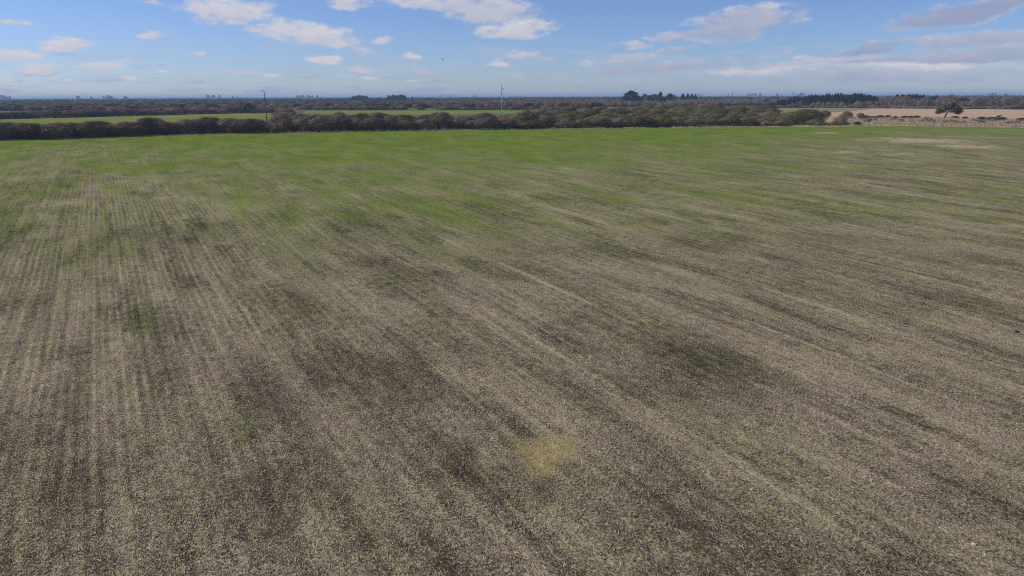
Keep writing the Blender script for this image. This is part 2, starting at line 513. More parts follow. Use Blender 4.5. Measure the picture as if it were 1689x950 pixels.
M_PASTURE = plain_ground("pasture_green", (.175, .21, .045), (.20, .225, .06), (.22, .225, .075), .02, (1, .5, 1), .15)
M_EMERALD = plain_ground("young_crop_green", (.07, .15, .035), (.085, .165, .04), (.10, .16, .05), .02, (1, .5, 1), .15)
M_TAN = plain_ground("dry_pasture_tan", (.52, .36, .235), (.49, .35, .215), (.40, .275, .175), .03, (.35, 1, 1), .2)
M_DRYGREEN = plain_ground("dry_pasture_green", (.215, .215, .10), (.25, .225, .125), (.28, .22, .14), .02, (.4, 1, 1), .2)
M_ROUGH = plain_ground("rough_margin_ground", (.40, .295, .20), (.48, .36, .25), (.26, .215, .125), .08, (.4, 1, 1), .4)

sheet("pasture_strip", [G(-300, 213), G(-300, 207), G(0, 197.2), G(180, 192.8), G(330, 188.6), G(425, 186.6), G(452, 186.6), G(466, 199), G(440, 204), G(220, 210)], M_PASTURE, .02)
sheet("pasture_middle", [G(498, 187.5), G(506, 182.6), G(870, 182.0), G(905, 187), G(700, 189.5)], M_PASTURE, .02)
sheet("young_crop_patch", [G(655, 181.4), G(668, 175.2), G(716, 174.2), G(740, 181)], M_EMERALD, .02)
sheet("dry_pasture", [G(1255, 192), G(1420, 194), G(1689, 199), G(1980, 206), G(1980, 184), G(1689, 180.4), G(1400, 178.2), G(1400, 184), G(1255, 184)], M_TAN, .024)
sheet("dry_pasture_corner", [G(1255, 188), G(1255, 178.6), G(1400, 178), G(1445, 179), G(1400, 184), G(1335, 187)], M_DRYGREEN, .028)
sheet("rough_margin", [G(1270, 209.5), G(1290, 193), G(1420, 192.5), G(1689, 197), G(1980, 204), G(1980, 215), G(1689, 212), G(1480, 209.3)], M_ROUGH, .032)
# pale clearings far off
for px, py, w, hgt in ((500, 171, 70, 1.0), (470, 166.8, 36, .5), (640, 173, 45, .8), (1230, 162.5, 60, .8), (1250, 159.8, 100, .6), (60, 173, 50, .8), (40, 168, 60, .5), (905, 174, 30, .7), (1000, 178, 25, .8)):
    sheet("far_clearing", [G(px - w, py + hgt), G(px + w, py + hgt), G(px + w, py - hgt), G(px - w, py - hgt)], M_TAN, .02)


# ------------------------------------------------------------------ straw, stalks and shoots standing on the near field
def straw_material(name, rough=.7):
    k = NT(name)
    k.color(k.at('tint').outputs['Color']); k.b.inputs['Roughness'].default_value = rough
    return k.m


M_STRAW = straw_material("dry_straw")
M_SHOOT = straw_material("green_shoots", .55)


def zone(n, seed, y0=11.0, y1=62.0, power=1.35):
    g = np.random.default_rng(seed)
    # even scatter over the near part of the field, thinning out with distance
    y = y0 + (y1 - y0) * g.random(n * 3) ** 0.9
    half = 0.80 * y + 7
    x = (g.random(n * 3) * 2 - 1) * half
    keep = g.random(n * 3) < np.minimum(1, (22.0 / y) ** power) * half / (0.80 * y1 + 7)
    x, y = x[keep][:n], y[keep][:n]
    return x, y, g


def slivers(name, mat, base, along, side, tint):
    """one long thin triangle per straw"""
    n = len(base)
    V = np.empty((n, 3, 3)); V[:, 0] = base - side; V[:, 1] = base + side; V[:, 2] = base + along
    me = mesh_np(name, V.reshape(-1, 3), np.arange(n * 3).reshape(-1, 3), mat)
    attr(me, 'tint', np.concatenate([tint, np.ones((n, 1))], 1), 'FLOAT_COLOR', 'FACE')
    o = obj(name, me)
    return o


def straw_tints(g, n, gold):
    a = np.array([.46, .375, .285]); b = np.array([.30, .24, .18]); c = np.array([.70, .62, .51]); d = np.array([.13, .10, .08])
    r = g.random((n, 1)); t = a * (1 - r) + b * r
    p = g.random(n)
    t[p > .91] = c * (.85 + .3 * g.random((np.sum(p > .91), 1)))
    t[p < .25] = d * (.7 + .6 * g.random((np.sum(p < .25), 1)))
    t *= np.array([1.0, .97, .92])
    return t * (1 - gold[:, None]) + gold[:, None] * np.array([.50, .40, .18]) * (.7 + .6 * g.random((n, 1)))


def build_straw():
    # lying straw
    x, y, g = zone(430000, 101)
    green, pale, dark, bare, gold = field_mix(x, y)
    keep = g.random(len(x)) < np.clip(.62 + .5 * pale - .6 * dark + gold, .12, 1)
    x, y, gold = x[keep], y[keep], gold[keep]; n = len(x)
    ang = R(90 - ROW_AZ) + g.normal(0, .75, n)
    L = g.uniform(.06, .30, n) ** 1.1; w = g.uniform(.004, .0095, n)
    dz = g.uniform(-.01, .06, n)
    al = np.stack([np.cos(ang) * L, np.sin(ang) * L, dz], -1)
    sd_ = np.stack([-np.sin(ang) * w, np.cos(ang) * w, g.uniform(-.4, .4, n) * w], -1)
    base = np.stack([x, y, field_z(x, y) + g.uniform(.004, .04, n)], -1)
    o = slivers("straw_litter", M_STRAW, base, al, sd_, straw_tints(g, n, gold))
    tag(o, "pale broken straw lying over the near stubble", 'straw', kind='stuff')
    # standing stalks in the old rows
    x, y, g = zone(240000, 202)
    u, v = to_rows(x, y)
    u = np.round(u / .35) * .35 + g.normal(0, .045, len(u))
    x, y = from_rows(u, v)
    green, pale, dark, bare, gold = field_mix(x, y)
    keep = g.random(len(x)) < np.clip(.6 + .4 * pale - .4 * dark + gold, .15, 1)
    x, y, gold = x[keep], y[keep], gold[keep]; n = len(x)
    H = g.uniform(.06, .17, n); a = g.uniform(0, 2 * np.pi, n); w = g.uniform(.004, .008, n); lean = g.normal(0, .045, (n, 2))
    al = np.stack([lean[:, 0], lean[:, 1], H], -1)
    sd_ = np.stack([np.cos(a) * w, np.sin(a) * w, np.zeros(n)], -1)
    base = np.stack([x, y, field_z(x, y) - .005], -1)
    o = slivers("stubble_stalks", M_STRAW, base, al, sd_, straw_tints(g, n, gold))
    tag(o, "short cut stalks standing in the near stubble rows", 'stubble', kind='stuff')
    # green shoots in the drill rows
    x, y, g = zone(330000, 303, power=.9)
    u, v = to_rows(x, y)
    u = np.round(u / .175) * .175 + g.normal(0, .016, len(u))
    x, y = from_rows(u, v)
    green, pale, dark, bare, gold = field_mix(x, y)
    keep = g.random(len(x)) < np.clip(1.25 * green - .06 - .2 * pale, .02, 1) * (1 - gold * .8)
    x, y, green = x[keep], y[keep], green[keep]; n = len(x)
    H = g.uniform(.04, .12, n); a = g.uniform(0, 2 * np.pi, n); w = g.uniform(.004, .007, n); lean = g.normal(0, .04, (n, 2))
    al = np.stack([lean[:, 0], lean[:, 1], H], -1)
    sd_ = np.stack([np.cos(a) * w, np.sin(a) * w, np.zeros(n)], -1)
    base = np.stack([x, y, field_z(x, y) - .005], -1)
    r = g.random((n, 1))
    t = np.array([.085, .14, .02]) * (1 - r) + np.array([.14, .19, .045]) * r
    o = slivers("crop_shoots", M_SHOOT, base, al, sd_, t)
    tag(o, "young green crop shoots coming up in drill rows", 'crop', kind='stuff')


build_straw()


# ------------------------------------------------------------------ plants
def foliage_material(name, c1, c2, c3, var=.6):
    k = NT(name)
    tone = k.at('tone').outputs['Fac']
    c = k.mix(tone, c1, c2)
    c = k.mix(k.ramp(k.noise(k.objco(), .45, 3, .6), .42, .68), c, c3)
    hv = k.n('ShaderNodeHueSaturation'); k.put(hv.inputs['Color'], c)
    k.put(hv.inputs['Value'], k.math('MULTIPLY_ADD', k.rnd(), var, 1 - var / 2))
    k.put(hv.inputs['Hue'], k.math('MULTIPLY_ADD', k.rnd(), .03, .485))
    k.color(hv.outputs[0])
    return k.m


def bark_material(name, c1, c2):
    k = NT(name)
    n = k.noise(k.scale(k.objco(), (3, 3, .6)), 2.5, 5, .6)
    k.color(k.mix(n, c1, c2)); k.bump(n, .5, .05)
    return k.m


M_TWIG = foliage_material("grey_brown_twigs", (.175, .13, .095), (.25, .19, .14), (.19, .14, .10))
M_OLIVE = foliage_material("olive_scrub_leaf", (.14, .128, .058), (.215, .19, .09), (.17, .137, .075))
M_BRUSH = foliage_material("pink_brown_brush", (.25, .185, .15), (.34, .26, .21), (.24, .18, .13))
M_BARE = foliage_material("bare_winter_twigs", (.20, .145, .11), (.29, .215, .165), (.22, .18, .12))
M_PINE = foliage_material("dark_pine_needles", (.014, .024, .018), (.026, .040, .026), (.018, .028, .024), .25)
M_EUC = foliage_material("eucalyptus_leaf", (.040, .052, .032), (.075, .085, .048), (.055, .06, .032))
M_DARKLEAF = foliage_material("dark_evergreen_leaf", (.026, .036, .018), (.05, .06, .03), (.035, .04, .022))
M_YELLOWISH = foliage_material("yellow_green_shrub_leaf", (.15, .145, .05), (.21, .19, .075), (.17, .14, .07))
M_LONE = foliage_material("lone_tree_leaf", (.10, .10, .06), (.17, .16, .10), (.13, .11, .075), .05)
M_TUSS = foliage_material("dry_tussock_grass", (.40, .30, .21), (.54, .42, .30), (.30, .25, .14))
M_BARK = bark_material("dark_bark", (.05, .04, .034), (.11, .09, .075))
M_PALEBARK = bark_material("pale_bark", (.30, .25, .205), (.44, .385, .325))


def crown(name, lobes, n, ls, lw, seed, mat, shell=.45, up=.3, zmin=.05):
    g = np.random.default_rng(seed)
    Lb = np.array(lobes, float)
    wt_ = (Lb[:, 3] * Lb[:, 4] + Lb[:, 3] * Lb[:, 5] + Lb[:, 4] * Lb[:, 5]); wt_ /= wt_.sum()
    k = g.choice(len(Lb), n, p=wt_)
    d = g.normal(size=(n, 3)); d[:, 2] += .25; d /= np.linalg.norm(d, axis=1, keepdims=True)
    r = shell + (1 - shell) * g.random((n, 1)) ** .7
    r *= 1 + .10 * g.normal(size=(n, 1))
    p = Lb[k, :3] + d * r * Lb[k, 3:6]
    ok = p[:, 2] > zmin
    p, d = p[ok], d[ok]; n = len(p)
    a = d * .7 + g.normal(size=(n, 3)) * .55; a[:, 2] += up
    a /= np.linalg.norm(a, axis=1, keepdims=True)
    s = np.cross(a, g.normal(size=(n, 3))); s /= np.linalg.norm(s, axis=1, keepdims=True) + 1e-9
    sc = g.uniform(.55, 1.45, (n, 1))
    V = np.empty((n, 3, 3)); V[:, 0] = p - s * lw * sc; V[:, 1] = p + s * lw * sc; V[:, 2] = p + a * ls * sc
    # faces turned outwards, shaded with the roundness of the clump they belong to
    gn = np.cross(V[:, 1] - V[:, 0], V[:, 2] - V[:, 0])
    fl = np.einsum('ij,ij->i', gn, d) < 0
    V[fl] = V[fl][:, [1, 0, 2]]
    me = mesh_np(name, V.reshape(-1, 3), np.arange(n * 3).reshape(-1, 3), mat, True)
    gn = np.cross(V[:, 1] - V[:, 0], V[:, 2] - V[:, 0]); gn /= np.linalg.norm(gn, axis=1, keepdims=True) + 1e-12
    nn = d * .85 + gn * .35; nn /= np.linalg.norm(nn, axis=1, keepdims=True)
    me.normals_split_custom_set_from_vertices(np.repeat(nn, 3, 0).tolist())
    attr(me, 'tone', g.random(n), 'FLOAT', 'FACE')
    return me


def tubes(name, paths, mat, sides=6):
    """tapered limbs; each path is a list of (x, y, z, radius)"""
    V, F = [], []
    for path in paths:
        path = [np.array(p, float) for p in path]
        o0 = len(V)
        for i, p in enumerate(path):
            t = path[min(i + 1, len(path) - 1)][:3] - path[max(i - 1, 0)][:3]
            t /= np.linalg.norm(t) + 1e-9
            ref = np.array([1., 0, 0]) if abs(t[0]) < .8 else np.array([0, 1., 0])
            b1 = np.cross(t, ref); b1 /= np.linalg.norm(b1); b2 = np.cross(t, b1)
            for j in range(sides):
                an = 2 * math.pi * j / sides
                V.append(p[:3] + p[3] * (math.cos(an) * b1 + math.sin(an) * b2))
        for i in range(len(path) - 1):
            for j in range(sides):
                q = (j + 1) % sides
                F.append((o0 + i * sides + j, o0 + i * sides + q, o0 + (i + 1) * sides + q, o0 + (i + 1) * sides + j))
    return mesh_np(name, V, F, mat, True)


def limb(p0, p1, r0, r1, g, n=4, wob=.12):
    p0, p1 = np.array(p0, float), np.array(p1, float)
    L = np.linalg.norm(p1 - p0); out = []
    for i in range(n + 1):
        t = i / n
        q = p0 + (p1 - p0) * t + (g.normal(size=3) * wob * L * .25 * (0 < i < n))
        out.append((*q, r0 + (r1 - r0) * t))
    return out


def make_bush(seed, W, H, mat, n=15000, ls=.26, lw=.045, nl=8, low=.30, dens_shell=.8):
    """a wide many-stemmed thorn bush: a domed crown of twig faces in clumps, stems rising from one foot"""
    g = np.random.default_rng(seed)
    lobes = [(0, 0, H * .40, W * .40, W * .38, H * .56), (W * .05, -W * .04, H * .36, W * .36, W * .40, H * .54)]
    for i in range(nl):
        a = 2 * math.pi * i / nl + g.normal() * .35; q = W * (.22 + .13 * g.random())
        rr = W * (.12 + .09 * g.random()); hz = H * (low + .30 * g.random())
        lobes.append((q * math.cos(a), q * math.sin(a), hz, rr, rr, H * (.22 + .14 * g.random())))
    for i in range(4):
        a = g.random() * 6.28; q = W * .16 * g.random()
        lobes.append((q * math.cos(a), q * math.sin(a), H * (.72 + .1 * g.random()), W * .14, W * .14, H * .2))
    cr = crown("bush_crown", lobes, n, ls, lw, seed + 1, mat, dens_shell)
    paths = []
    for i in range(7):
        a = g.random() * 6.28; q = W * (.12 + .22 * g.random())
        paths.append(limb((.25 * math.cos(a), .25 * math.sin(a), -.15), (q * math.cos(a), q * math.sin(a), H * (.45 + .25 * g.random())), .11, .03, g, 4, .2))
    return cr, tubes("bush_stems", paths, M_BARK, 5)


def make_tree(seed, H, W, mat, bark, n, ls, lw, base=.35, nl=9, flat=1.0, shell=.2, lean=0.0, r0=.22, nb=8):
    """trunk with limbs and a clumped crown"""
    g = np.random.default_rng(seed)
    lobes, paths = [], []
    top = np.array([lean, 0, H * .86])
    paths.append(limb((0, 0, -.2), top, r0, r0 * .25, g, 6, .06))
    for i in range(nl):
        a = 2.4 * i + g.normal() * .4; t = base + (1 - base) * ((i + .5) / nl)
        prof = math.sin(math.pi * min(1, .18 + .82 * (t - base) / (1 - base)) ** .8)
        q = W * .36 * (.35 + prof * .75) * (.7 + .5 * g.random())
        c = (lean * t + q * math.cos(a), q * math.sin(a), H * t * .93)
        rr = W * (.14 + .10 * g.random()) * (.6 + .5 * prof)
        lobes.append((*c, rr, rr, rr * .8 * flat))
        if i < nb:
            st = max(.15, t - .22)
            paths.append(limb((lean * st, 0, H * st * .86), c, r0 * .45, .025, g, 4, .2))
    lobes.append((lean, 0, H * .88, W * .16, W * .16, H * .11))
    return crown("tree_crown", lobes, n, ls, lw, seed + 1, mat, shell), tubes("tree_trunk", paths, bark, 6)


def make_pine(seed, H, W, n=7000):
    g = np.random.default_rng(seed)
    lobes = []
    for i in range(13):
        t = .16 + .80 * i / 12
        q = W * .5 * (1 - t) ** .62
        for j in range(3 if t < .8 else 1):
            a = g.random() * 6.28
            lobes.append((q * .5 * math.cos(a), q * .5 * math.sin(a), H * t, q * .55 + .25, q * .55 + .25, H * .055 + .2))
    cr = crown("pine_crown", lobes, n, .75, .2, seed + 1, M_PINE, .25, .1)
    return cr, tubes("pine_trunk", [limb((0, 0, -.2), (0, 0, H * .95), .2, .04, g, 5, .02)], M_BARK, 6)


def root(name, loc, rz=0.0, sc=(1, 1, 1)):
    e = bpy.data.objects.new(name, None)
    e.empty_display_size = .5; e.location = loc; e.rotation_euler = (0, 0, rz); e.scale = sc
    COL.objects.link(e)
    return e


def plant(name, kind, loc, label, cat, group=None, rz=None, sc=1.0, parts=("crown", "trunk")):
    """one plant standing at loc: an Empty at its foot with a crown and a trunk that share mesh data with its kind"""
    if isinstance(sc, (int, float)): sc = (sc, sc, sc)
    e = root(name, loc, random.random() * 6.28 if rz is None else rz, sc)
    for pn, me in zip(parts, kind): obj(pn, me, e)
    tag(e, label, cat, group)
    return e


TWIG = [make_bush(300 + i, 9.0, 5.6, M_TWIG, nl=7 + i % 3) for i in range(5)]
OLIVE = [make_bush(340 + i, 9.0, 5.4, M_OLIVE, nl=7 + i % 3) for i in range(5)]
BRUSH = [make_bush(380 + i, 6.0, 3.6, M_BRUSH, n=1500, ls=.75, lw=.05, dens_shell=.15) for i in range(3)]
LOWDARK = [make_bush(400 + i, 3.2, 1.7, M_DARKLEAF, n=1100, ls=.32, lw=.06) for i in range(2)]
BAREBUSH = [make_bush(420 + i, 9.0, 6.4, M_BARE, n=2600, ls=.8, lw=.06, dens_shell=.15) for i in range(4)]
BARETREE = [make_tree(440 + i, 10.0, 9.5, M_BARE, M_PALEBARK, 3200, .85, .055, .22, 11, shell=.1) for i in range(4)]
GREENTREE = [make_tree(460 + i, 10.0, 8.0, M_EUC, M_BARK, 2800, .7, .11, .3, 10) for i in range(2)]
EUC = [make_tree(480 + i, 21.0, 9.5, M_EUC, M_PALEBARK, 5200, 1.1, .3, .24, 13, shell=.25, r0=.4) for i in range(4)]
EVERG = [make_tree(500 + i, 12.0, 8.0, M_DARKLEAF, M_BARK, 3400, .8, .16, .12, 12, shell=.3) for i in range(2)]
PINE = [make_pine(520 + i, 13.5, 6.5) for i in range(4)]
DARKB = [make_bush(560 + i, 9.0, 5.6, M_DARKLEAF, n=2600, ls=.7, lw=.11) for i in range(2)]
YSHRUB = [make_bush(540 + i, 5.0, 2.6, M_YELLOWISH, n=1200, ls=.45, lw=.07) for i in range(2)]
BP = ("crown", "stem_cluster")

# --- hedgerow along the far edge of the field: left of the dark power pole
TOP_L = [(-60, 203), (0, 204), (20, 202), (60, 200), (110, 200), (150, 201), (178, 205), (190, 206), (214, 197), (262, 196), (300, 196), (340, 195), (372, 191), (410, 191), (436, 196)]
TOP_M = [(468, 190), (490, 186), (520, 188), (560, 185), (600, 185), (650, 187), (700, 184), (720, 182), (745, 189), (765, 187), (800, 187), (840, 186), (870, 183), (905, 186)]


def third(px, a, b):
    t = (px - a) / (b - a)
    return 'left third of it' if t < .333 else ('middle third of it' if t < .667 else 'right third of it')


def edge_py(px): return float(np.interp(px, [p[0] for p in EDGE_PX], [p[1] for p in EDGE_PX]))


def bush_at(px, py, top_py, kinds, label, group, name='thorn_bush', wpx=None, hscale=1.0, H0=5.5, W0=9.0):
    b = G(px, py)
    H = max(1.2, height_px(b, px, top_py)) * hscale
    k = kinds[random.randrange(len(kinds))]
    s = H / H0
    sw = s * random.uniform(.9, 1.15) if wpx is None else (wpx / FPX * b.length) / W0
    return plant(name, k, b, label, 'bush', group, None, (sw, sw, s), BP)


GL = "hedge bushes left of the dark power pole"
LL = "grey-brown thorn bush in the hedge left of the dark power pole"
px = -75.0
while px < 428:
    top = float(np.interp(px, [p[0] for p in TOP_L], [p[1] for p in TOP_L])) + random.uniform(-2.5, 5)
    where = "near the picture's left edge" if px < 150 else ('midway along' if px < 300 else 'close to the dark power pole')
    LL = "grey-brown thorn bush in %s row of left hedge, " + where
    bush_at(px, edge_py(px) - random.uniform(1.0, 2.4), top, TWIG, LL % 'front', GL + ', front, ' + where, wpx=random.uniform(34, 66))
    if True:
        bush_at(min(px + random.uniform(8, 20), 420), edge_py(px) - random.uniform(3.4, 5.0), top + random.uniform(-1, 2), TWIG + OLIVE[:1], LL % 'rear', GL + ', rear, ' + where, wpx=random.uniform(40, 60))
    px += random.uniform(24, 38)
# low pinkish brush in the gap below the dark power pole
for px, py, t in ((446, 219.5, 204), (456, 219.8, 203), (464, 218.6, 204), (452, 216.5, 203), (441, 217, 205)):
    bush_at(px, py, t, BRUSH, "low pinkish leafless brush in the hedge gap below the dark power pole", "brush in the hedge gap", 'leafless_brush', 20, 1, 3.6, 6.0)
# --- between the dark power pole and the pale pole, and on to the thicket
GM = "hedge bushes between the poles"
LM = "dark thorn bush in the deep hedge between dark power pole and pale pole"
px = 472.0
while px < 880:
    top = float(np.interp(px, [p[0] for p in TOP_M], [p[1] for p in TOP_M])) + random.uniform(-2, 4)
    e = edge_py(px)
    where = 'nearer the dark power pole' if px < 620 else ('midway between the poles' if px < 750 else 'below the pale pole')
    LM = "dark thorn bush in %s row of middle hedge, " + where
    bush_at(px, e - random.uniform(1.2, 2.6), top + random.uniform(5, 10), TWIG + OLIVE[:1], LM % 'front', GM + ', front, ' + where, wpx=random.uniform(36, 58))
    bush_at(px + random.uniform(-9, 9), e - random.uniform(4.2, 6.0), top + random.uniform(1, 5), TWIG + OLIVE[:2], LM % 'second', GM + ', second, ' + where, wpx=random.uniform(36, 54))
    bush_at(px + random.uniform(-9, 9), e - random.uniform(7.5, 10), top + random.uniform(-1, 2), TWIG[:2] + OLIVE[:3], LM % 'rear', GM + ', rear, ' + where, wpx=random.uniform(32, 46))
    px += random.uniform(23, 34)
# --- the line of brush that runs back beside the left pasture
for i in range(16):
    t = i / 15
    px = 474 + 14 * t + random.uniform(-12, 16) - 30 * t * t; py = 209 - 23 * t
    bush_at(px, py, py - random.uniform(10, 14) * (1 - .3 * t), BRUSH + BAREBUSH[:1] if i % 3 else TWIG, "reddish bare brush in the line running back beside the left pasture",
            "brush line beside the left pasture", 'leafless_brush', random.uniform(18, 30), 1, 4.2, 6.5)
# --- the thicket right of the pale pole
GT = "scrub bushes of the thicket"
LT = "olive-grey domed scrub bush in the wide thicket right of the pale pole"
rows_ = [(212.0, 12.5), (208.5, 12.5), (205, 12), (201.5, 11.5), (198, 11), (195, 10.5), (192, 10), (189.5, 9.5), (187, 9)]
for ri, (py0, hp) in enumerate(rows_):
    px = 880.0 + random.uniform(-10, 12)
    while px < 1278 - ri * 1.0:
        py = py0 + (edge_py(px) - 213.4) - 1.2 + random.uniform(-1.2, 1.2)
        row_ = ('front row along the field', 'second row', 'third row', 'fourth row', 'middle', 'middle', 'rear rows', 'rear rows', 'rearmost row')[ri]
        where = 'left of the tall eucalyptus' if px < 1000 else ('below the tall trees' if px < 1150 else 'right of the pointed conifers')
        LT = "olive-grey scrub bush in the thicket's %s, %s" % (row_, where); GT = "thicket bushes, %s, %s" % (row_, where)
        bush_at(px, py, py - hp * random.uniform(.85, 1.4), OLIVE + (TWIG[:2] if ri < 3 else TWIG[:1]), LT, GT, 'scrub_bush', random.uniform(34, 58) * (1 - .045 * ri))
        px += random.uniform(24, 38) * (1 - .03 * ri)
# the tongue of bushes at the right end of the thicket
for px, py, t, w in ((1296, 206, 190, 44), (1318, 205, 183, 54), (1336, 203, 181, 48), (1305, 199, 184, 44), (1328, 196, 179.5, 46), (1290, 208, 197, 34), (1345, 207, 196, 30)):
    bush_at(px, py, t, OLIVE, "olive scrub bush in the clump at the thicket's right end before the dry pasture", "bushes at the thicket's right end", 'scrub_bush', w)
# grey-pink dry brush along the field edge on the right
for px in list(range(1262, 1300, 9)) + list(range(1352, 1400, 8)):
    bush_at(px + random.uniform(-3, 3), edge_py(px) - random.uniform(.8, 2), edge_py(px) - random.uniform(6, 11), BRUSH, "grey-pink dry brush at the field edge before the right-hand clump",
            "dry brush at the right field edge", 'leafless_brush', random.uniform(14, 22), 1, 3.6, 6.0)
for args, lab in (((1361, 192.5, 182, OLIVE), "round olive bush standing alone on the dry pasture's left end"),
                  ((1397, 195.5, 183.5, TWIG), "grey-brown bush standing behind the dry brush at the dry pasture's edge"),
                  ((1386, 206.5, 191.5, BAREBUSH), "bare brown bush leaning over the field edge right of the clump"),
                  ((1419, 192.5, 186, TWIG), "small pale grey bush on the dry pasture's near edge")):
    bush_at(*args, lab, None, wpx={1361: 17, 1397: 20, 1386: 26, 1419: 12}[args[0]])
bush_at(1414, 207.2, 201, LOWDARK, "low dark green shrub at the field edge below the dry pasture", None, 'evergreen_shrub', 12, 1, 1.7, 3.2)
for px, w in ((1072, 14), (1082, 15), (1093, 15), (1101, 12)):
    bush_at(px, edge_py(px) - .9, edge_py(px) - 5.2, LOWDARK, "low dark evergreen shrub at the foot of the thicket on the field edge", "dark shrubs at the thicket's foot", 'evergreen_shrub', w, 1, 1.7, 3.2)
for px in (1003, 1013, 1022, 1098):
    bush_at(px, edge_py(px) - 1.0, edge_py(px) - 4.4, LOWDARK, "low dark evergreen shrub at the foot of the thicket on the field edge", "dark shrubs at the thicket's foot", 'evergreen_shrub', 11, 1, 1.7, 3.2)
# --- hedge behind the left pasture
px = -70.0
while px < 462:
    py = float(np.interp(px, [-100, 0, 180, 330, 425, 470], [200.5, 197, 192.6, 188.5, 186.5, 186.5]))
    hp = float(np.interp(px, [-70, 100, 200, 330, 400, 412, 425, 470], [14, 15, 15, 13, 14, 15, 12, 11])) * random.uniform(.7, 1.08)
    bush_at(px, py - random.uniform(.3, 1), py - hp, BAREBUSH + TWIG[:1], "purplish bare bush in the hedge behind the left pasture, " + third(px, 0, 462), "hedge behind the left pasture, " + third(px, 0, 462), 'bare_bush', random.uniform(22, 36), 1, 6.2)
    px += random.uniform(9, 13)
# --- hedge behind the middle pasture
px = 496.0
while px < 905:
    if not 668 < px < 716 or random.random() < .35:
        bush_at(px, 181.9 - random.uniform(.1, .8), 182 - random.uniform(6, 9.5), TWIG + BAREBUSH[:2], "grey bush in the low hedge behind the middle pasture, " + third(px, 496, 905), "hedge behind the middle pasture, " + third(px, 496, 905), 'bare_bush', random.uniform(15, 24), 1, 6.0)
    px += random.uniform(8, 13)

# --- trees right of centre, behind the thicket
BT = [(1040, 171.5, 149.5, 26, EUC, "tall eucalyptus with ragged crown, leftmost of the trees behind the thicket"),
      (1051, 172, 159.5, 16, EVERG, "dark evergreen tree just right of the tall ragged eucalyptus"),
      (1004, 172.5, 164.5, 7, PINE, "small dark conifer left of the tall ragged eucalyptus"),
      (1021, 173.5, 166, 18, EVERG, "low dark tree between the small conifer and the tall ragged eucalyptus"),
      (1063, 170.5, 155, 14, GREENTREE, "olive tree behind the pale T-shaped pole"),
      (1078, 170.5, 155.5, 26, GREENTREE, "broad rounded olive tree right of the pale T-shaped pole"),
      (1088.5, 169.5, 151, 7, EUC, "thin tall tree with a tuft rising over its neighbours behind the thicket"),
      (1093, 173.5, 160.5, 13, EVERG, "dark rounded evergreen below the thin tufted tree"),
      (1104, 170.5, 154, 13, EUC, "airy tree left of the three pointed conifers, taller one"),
      (1111, 170.5, 156, 14, BARETREE, "bare spreading tree left of the three pointed conifers"),
      (1126, 168.5, 154.5, 10, PINE, "first of the pointed conifers behind the thicket, left one"),
      (1134, 168.5, 154.5, 9, PINE, "second of the pointed conifers behind the thicket"),
      (1140.5, 168.5, 154.5, 9, PINE, "third of the pointed conifers behind the thicket"),
      (1146, 168.5, 156, 9, PINE, "last of the pointed conifers behind the thicket, right one"),
      (941, 175, 167, 7, EVERG, "lone dark tree standing over the scrub right of the pale pole"),
      (1265, 172, 163, 14, EVERG, "dark rounded tree at the left end of the pine belt"),
      (1567, 180.4, 156, 20, BARETREE, "tall brown tree rising behind the lone umbrella tree"),
      (411, 187, 170, 18, GREENTREE, "rounded brown-green tree in the hedge left of the dark power pole's middle")]
for px, py, t, w, kinds, lab in BT:
    b = G(px, py); H = height_px(b, px, t)
    k = random.choice(kinds)
    H0 = {id(EUC): 21.0, id(PINE): 13.5, id(EVERG): 12.0, id(GREENTREE): 10.0, id(BARETREE): 10.0}[id(kinds)]
    W0 = {id(EUC): 9.5, id(PINE): 6.5, id(EVERG): 8.0, id(GREENTREE): 8.0, id(BARETREE): 9.5}[id(kinds)]
    sw = w / FPX * b.length / W0
    nm = {id(EUC): 'eucalyptus_tree', id(PINE): 'conifer_tree', id(EVERG): 'evergreen_tree', id(GREENTREE): 'olive_green_tree', id(BARETREE): 'bare_tree'}[id(kinds)]
    plant(nm, k, b, lab, 'tree', "trees behind the thicket" if 1000 < px < 1150 else None, None, (sw, sw, H / H0))
# dark low scrub belt between those trees and the thicket
for px in np.arange(985, 1275, 11.0):
    bush_at(px + random.uniform(-4, 4), 174.5 + random.uniform(-.8, .8), 167.5 + random.uniform(-1, 1.5), [EVERG[0]] if False else OLIVE[3:] + TWIG[3:], "dark low bush in the belt behind the thicket",
            "dark bush belt behind the thicket", 'scrub_bush', random.uniform(15, 22), 1, 5.6)
# --- pine belts at the right
for x0, x1, lab, grp in ((1284, 1446, "dark pine in the long belt left of the bare trees", "pines of the long belt"),
                         (1477, 1522, "dark pine in the short belt among the bare trees", "pines of the short belt"),
                         (1534, 1545, "dark pine in the small clump left of the umbrella tree", "pines left of the umbrella tree"),
                         (1578, 1596, "dark pine showing right behind the umbrella tree", "pines right of the umbrella tree")):
    px = x0
    while px <= x1:
        b = G(px + random.uniform(-1, 1), 174.5 + random.uniform(-.8, .8))
        t = float(np.interp(px, [1284, 1300, 1318, 1345, 1385, 1420, 1446, 1477, 1500, 1522, 1540, 1578, 1600], [163.5, 161.5, 159, 156.5, 154.5, 155, 158.5, 157, 156, 156.5, 157.5, 161.5, 161])) + random.uniform(-1.2, 2.2)
        H = height_px(b, px, t); s = H / 13.5
        plant('pine_tree', random.choice(PINE), b, lab, 'tree', grp, None, (s * 1.25, s * 1.25, s))
        px += random.uniform(2.0, 3.8)
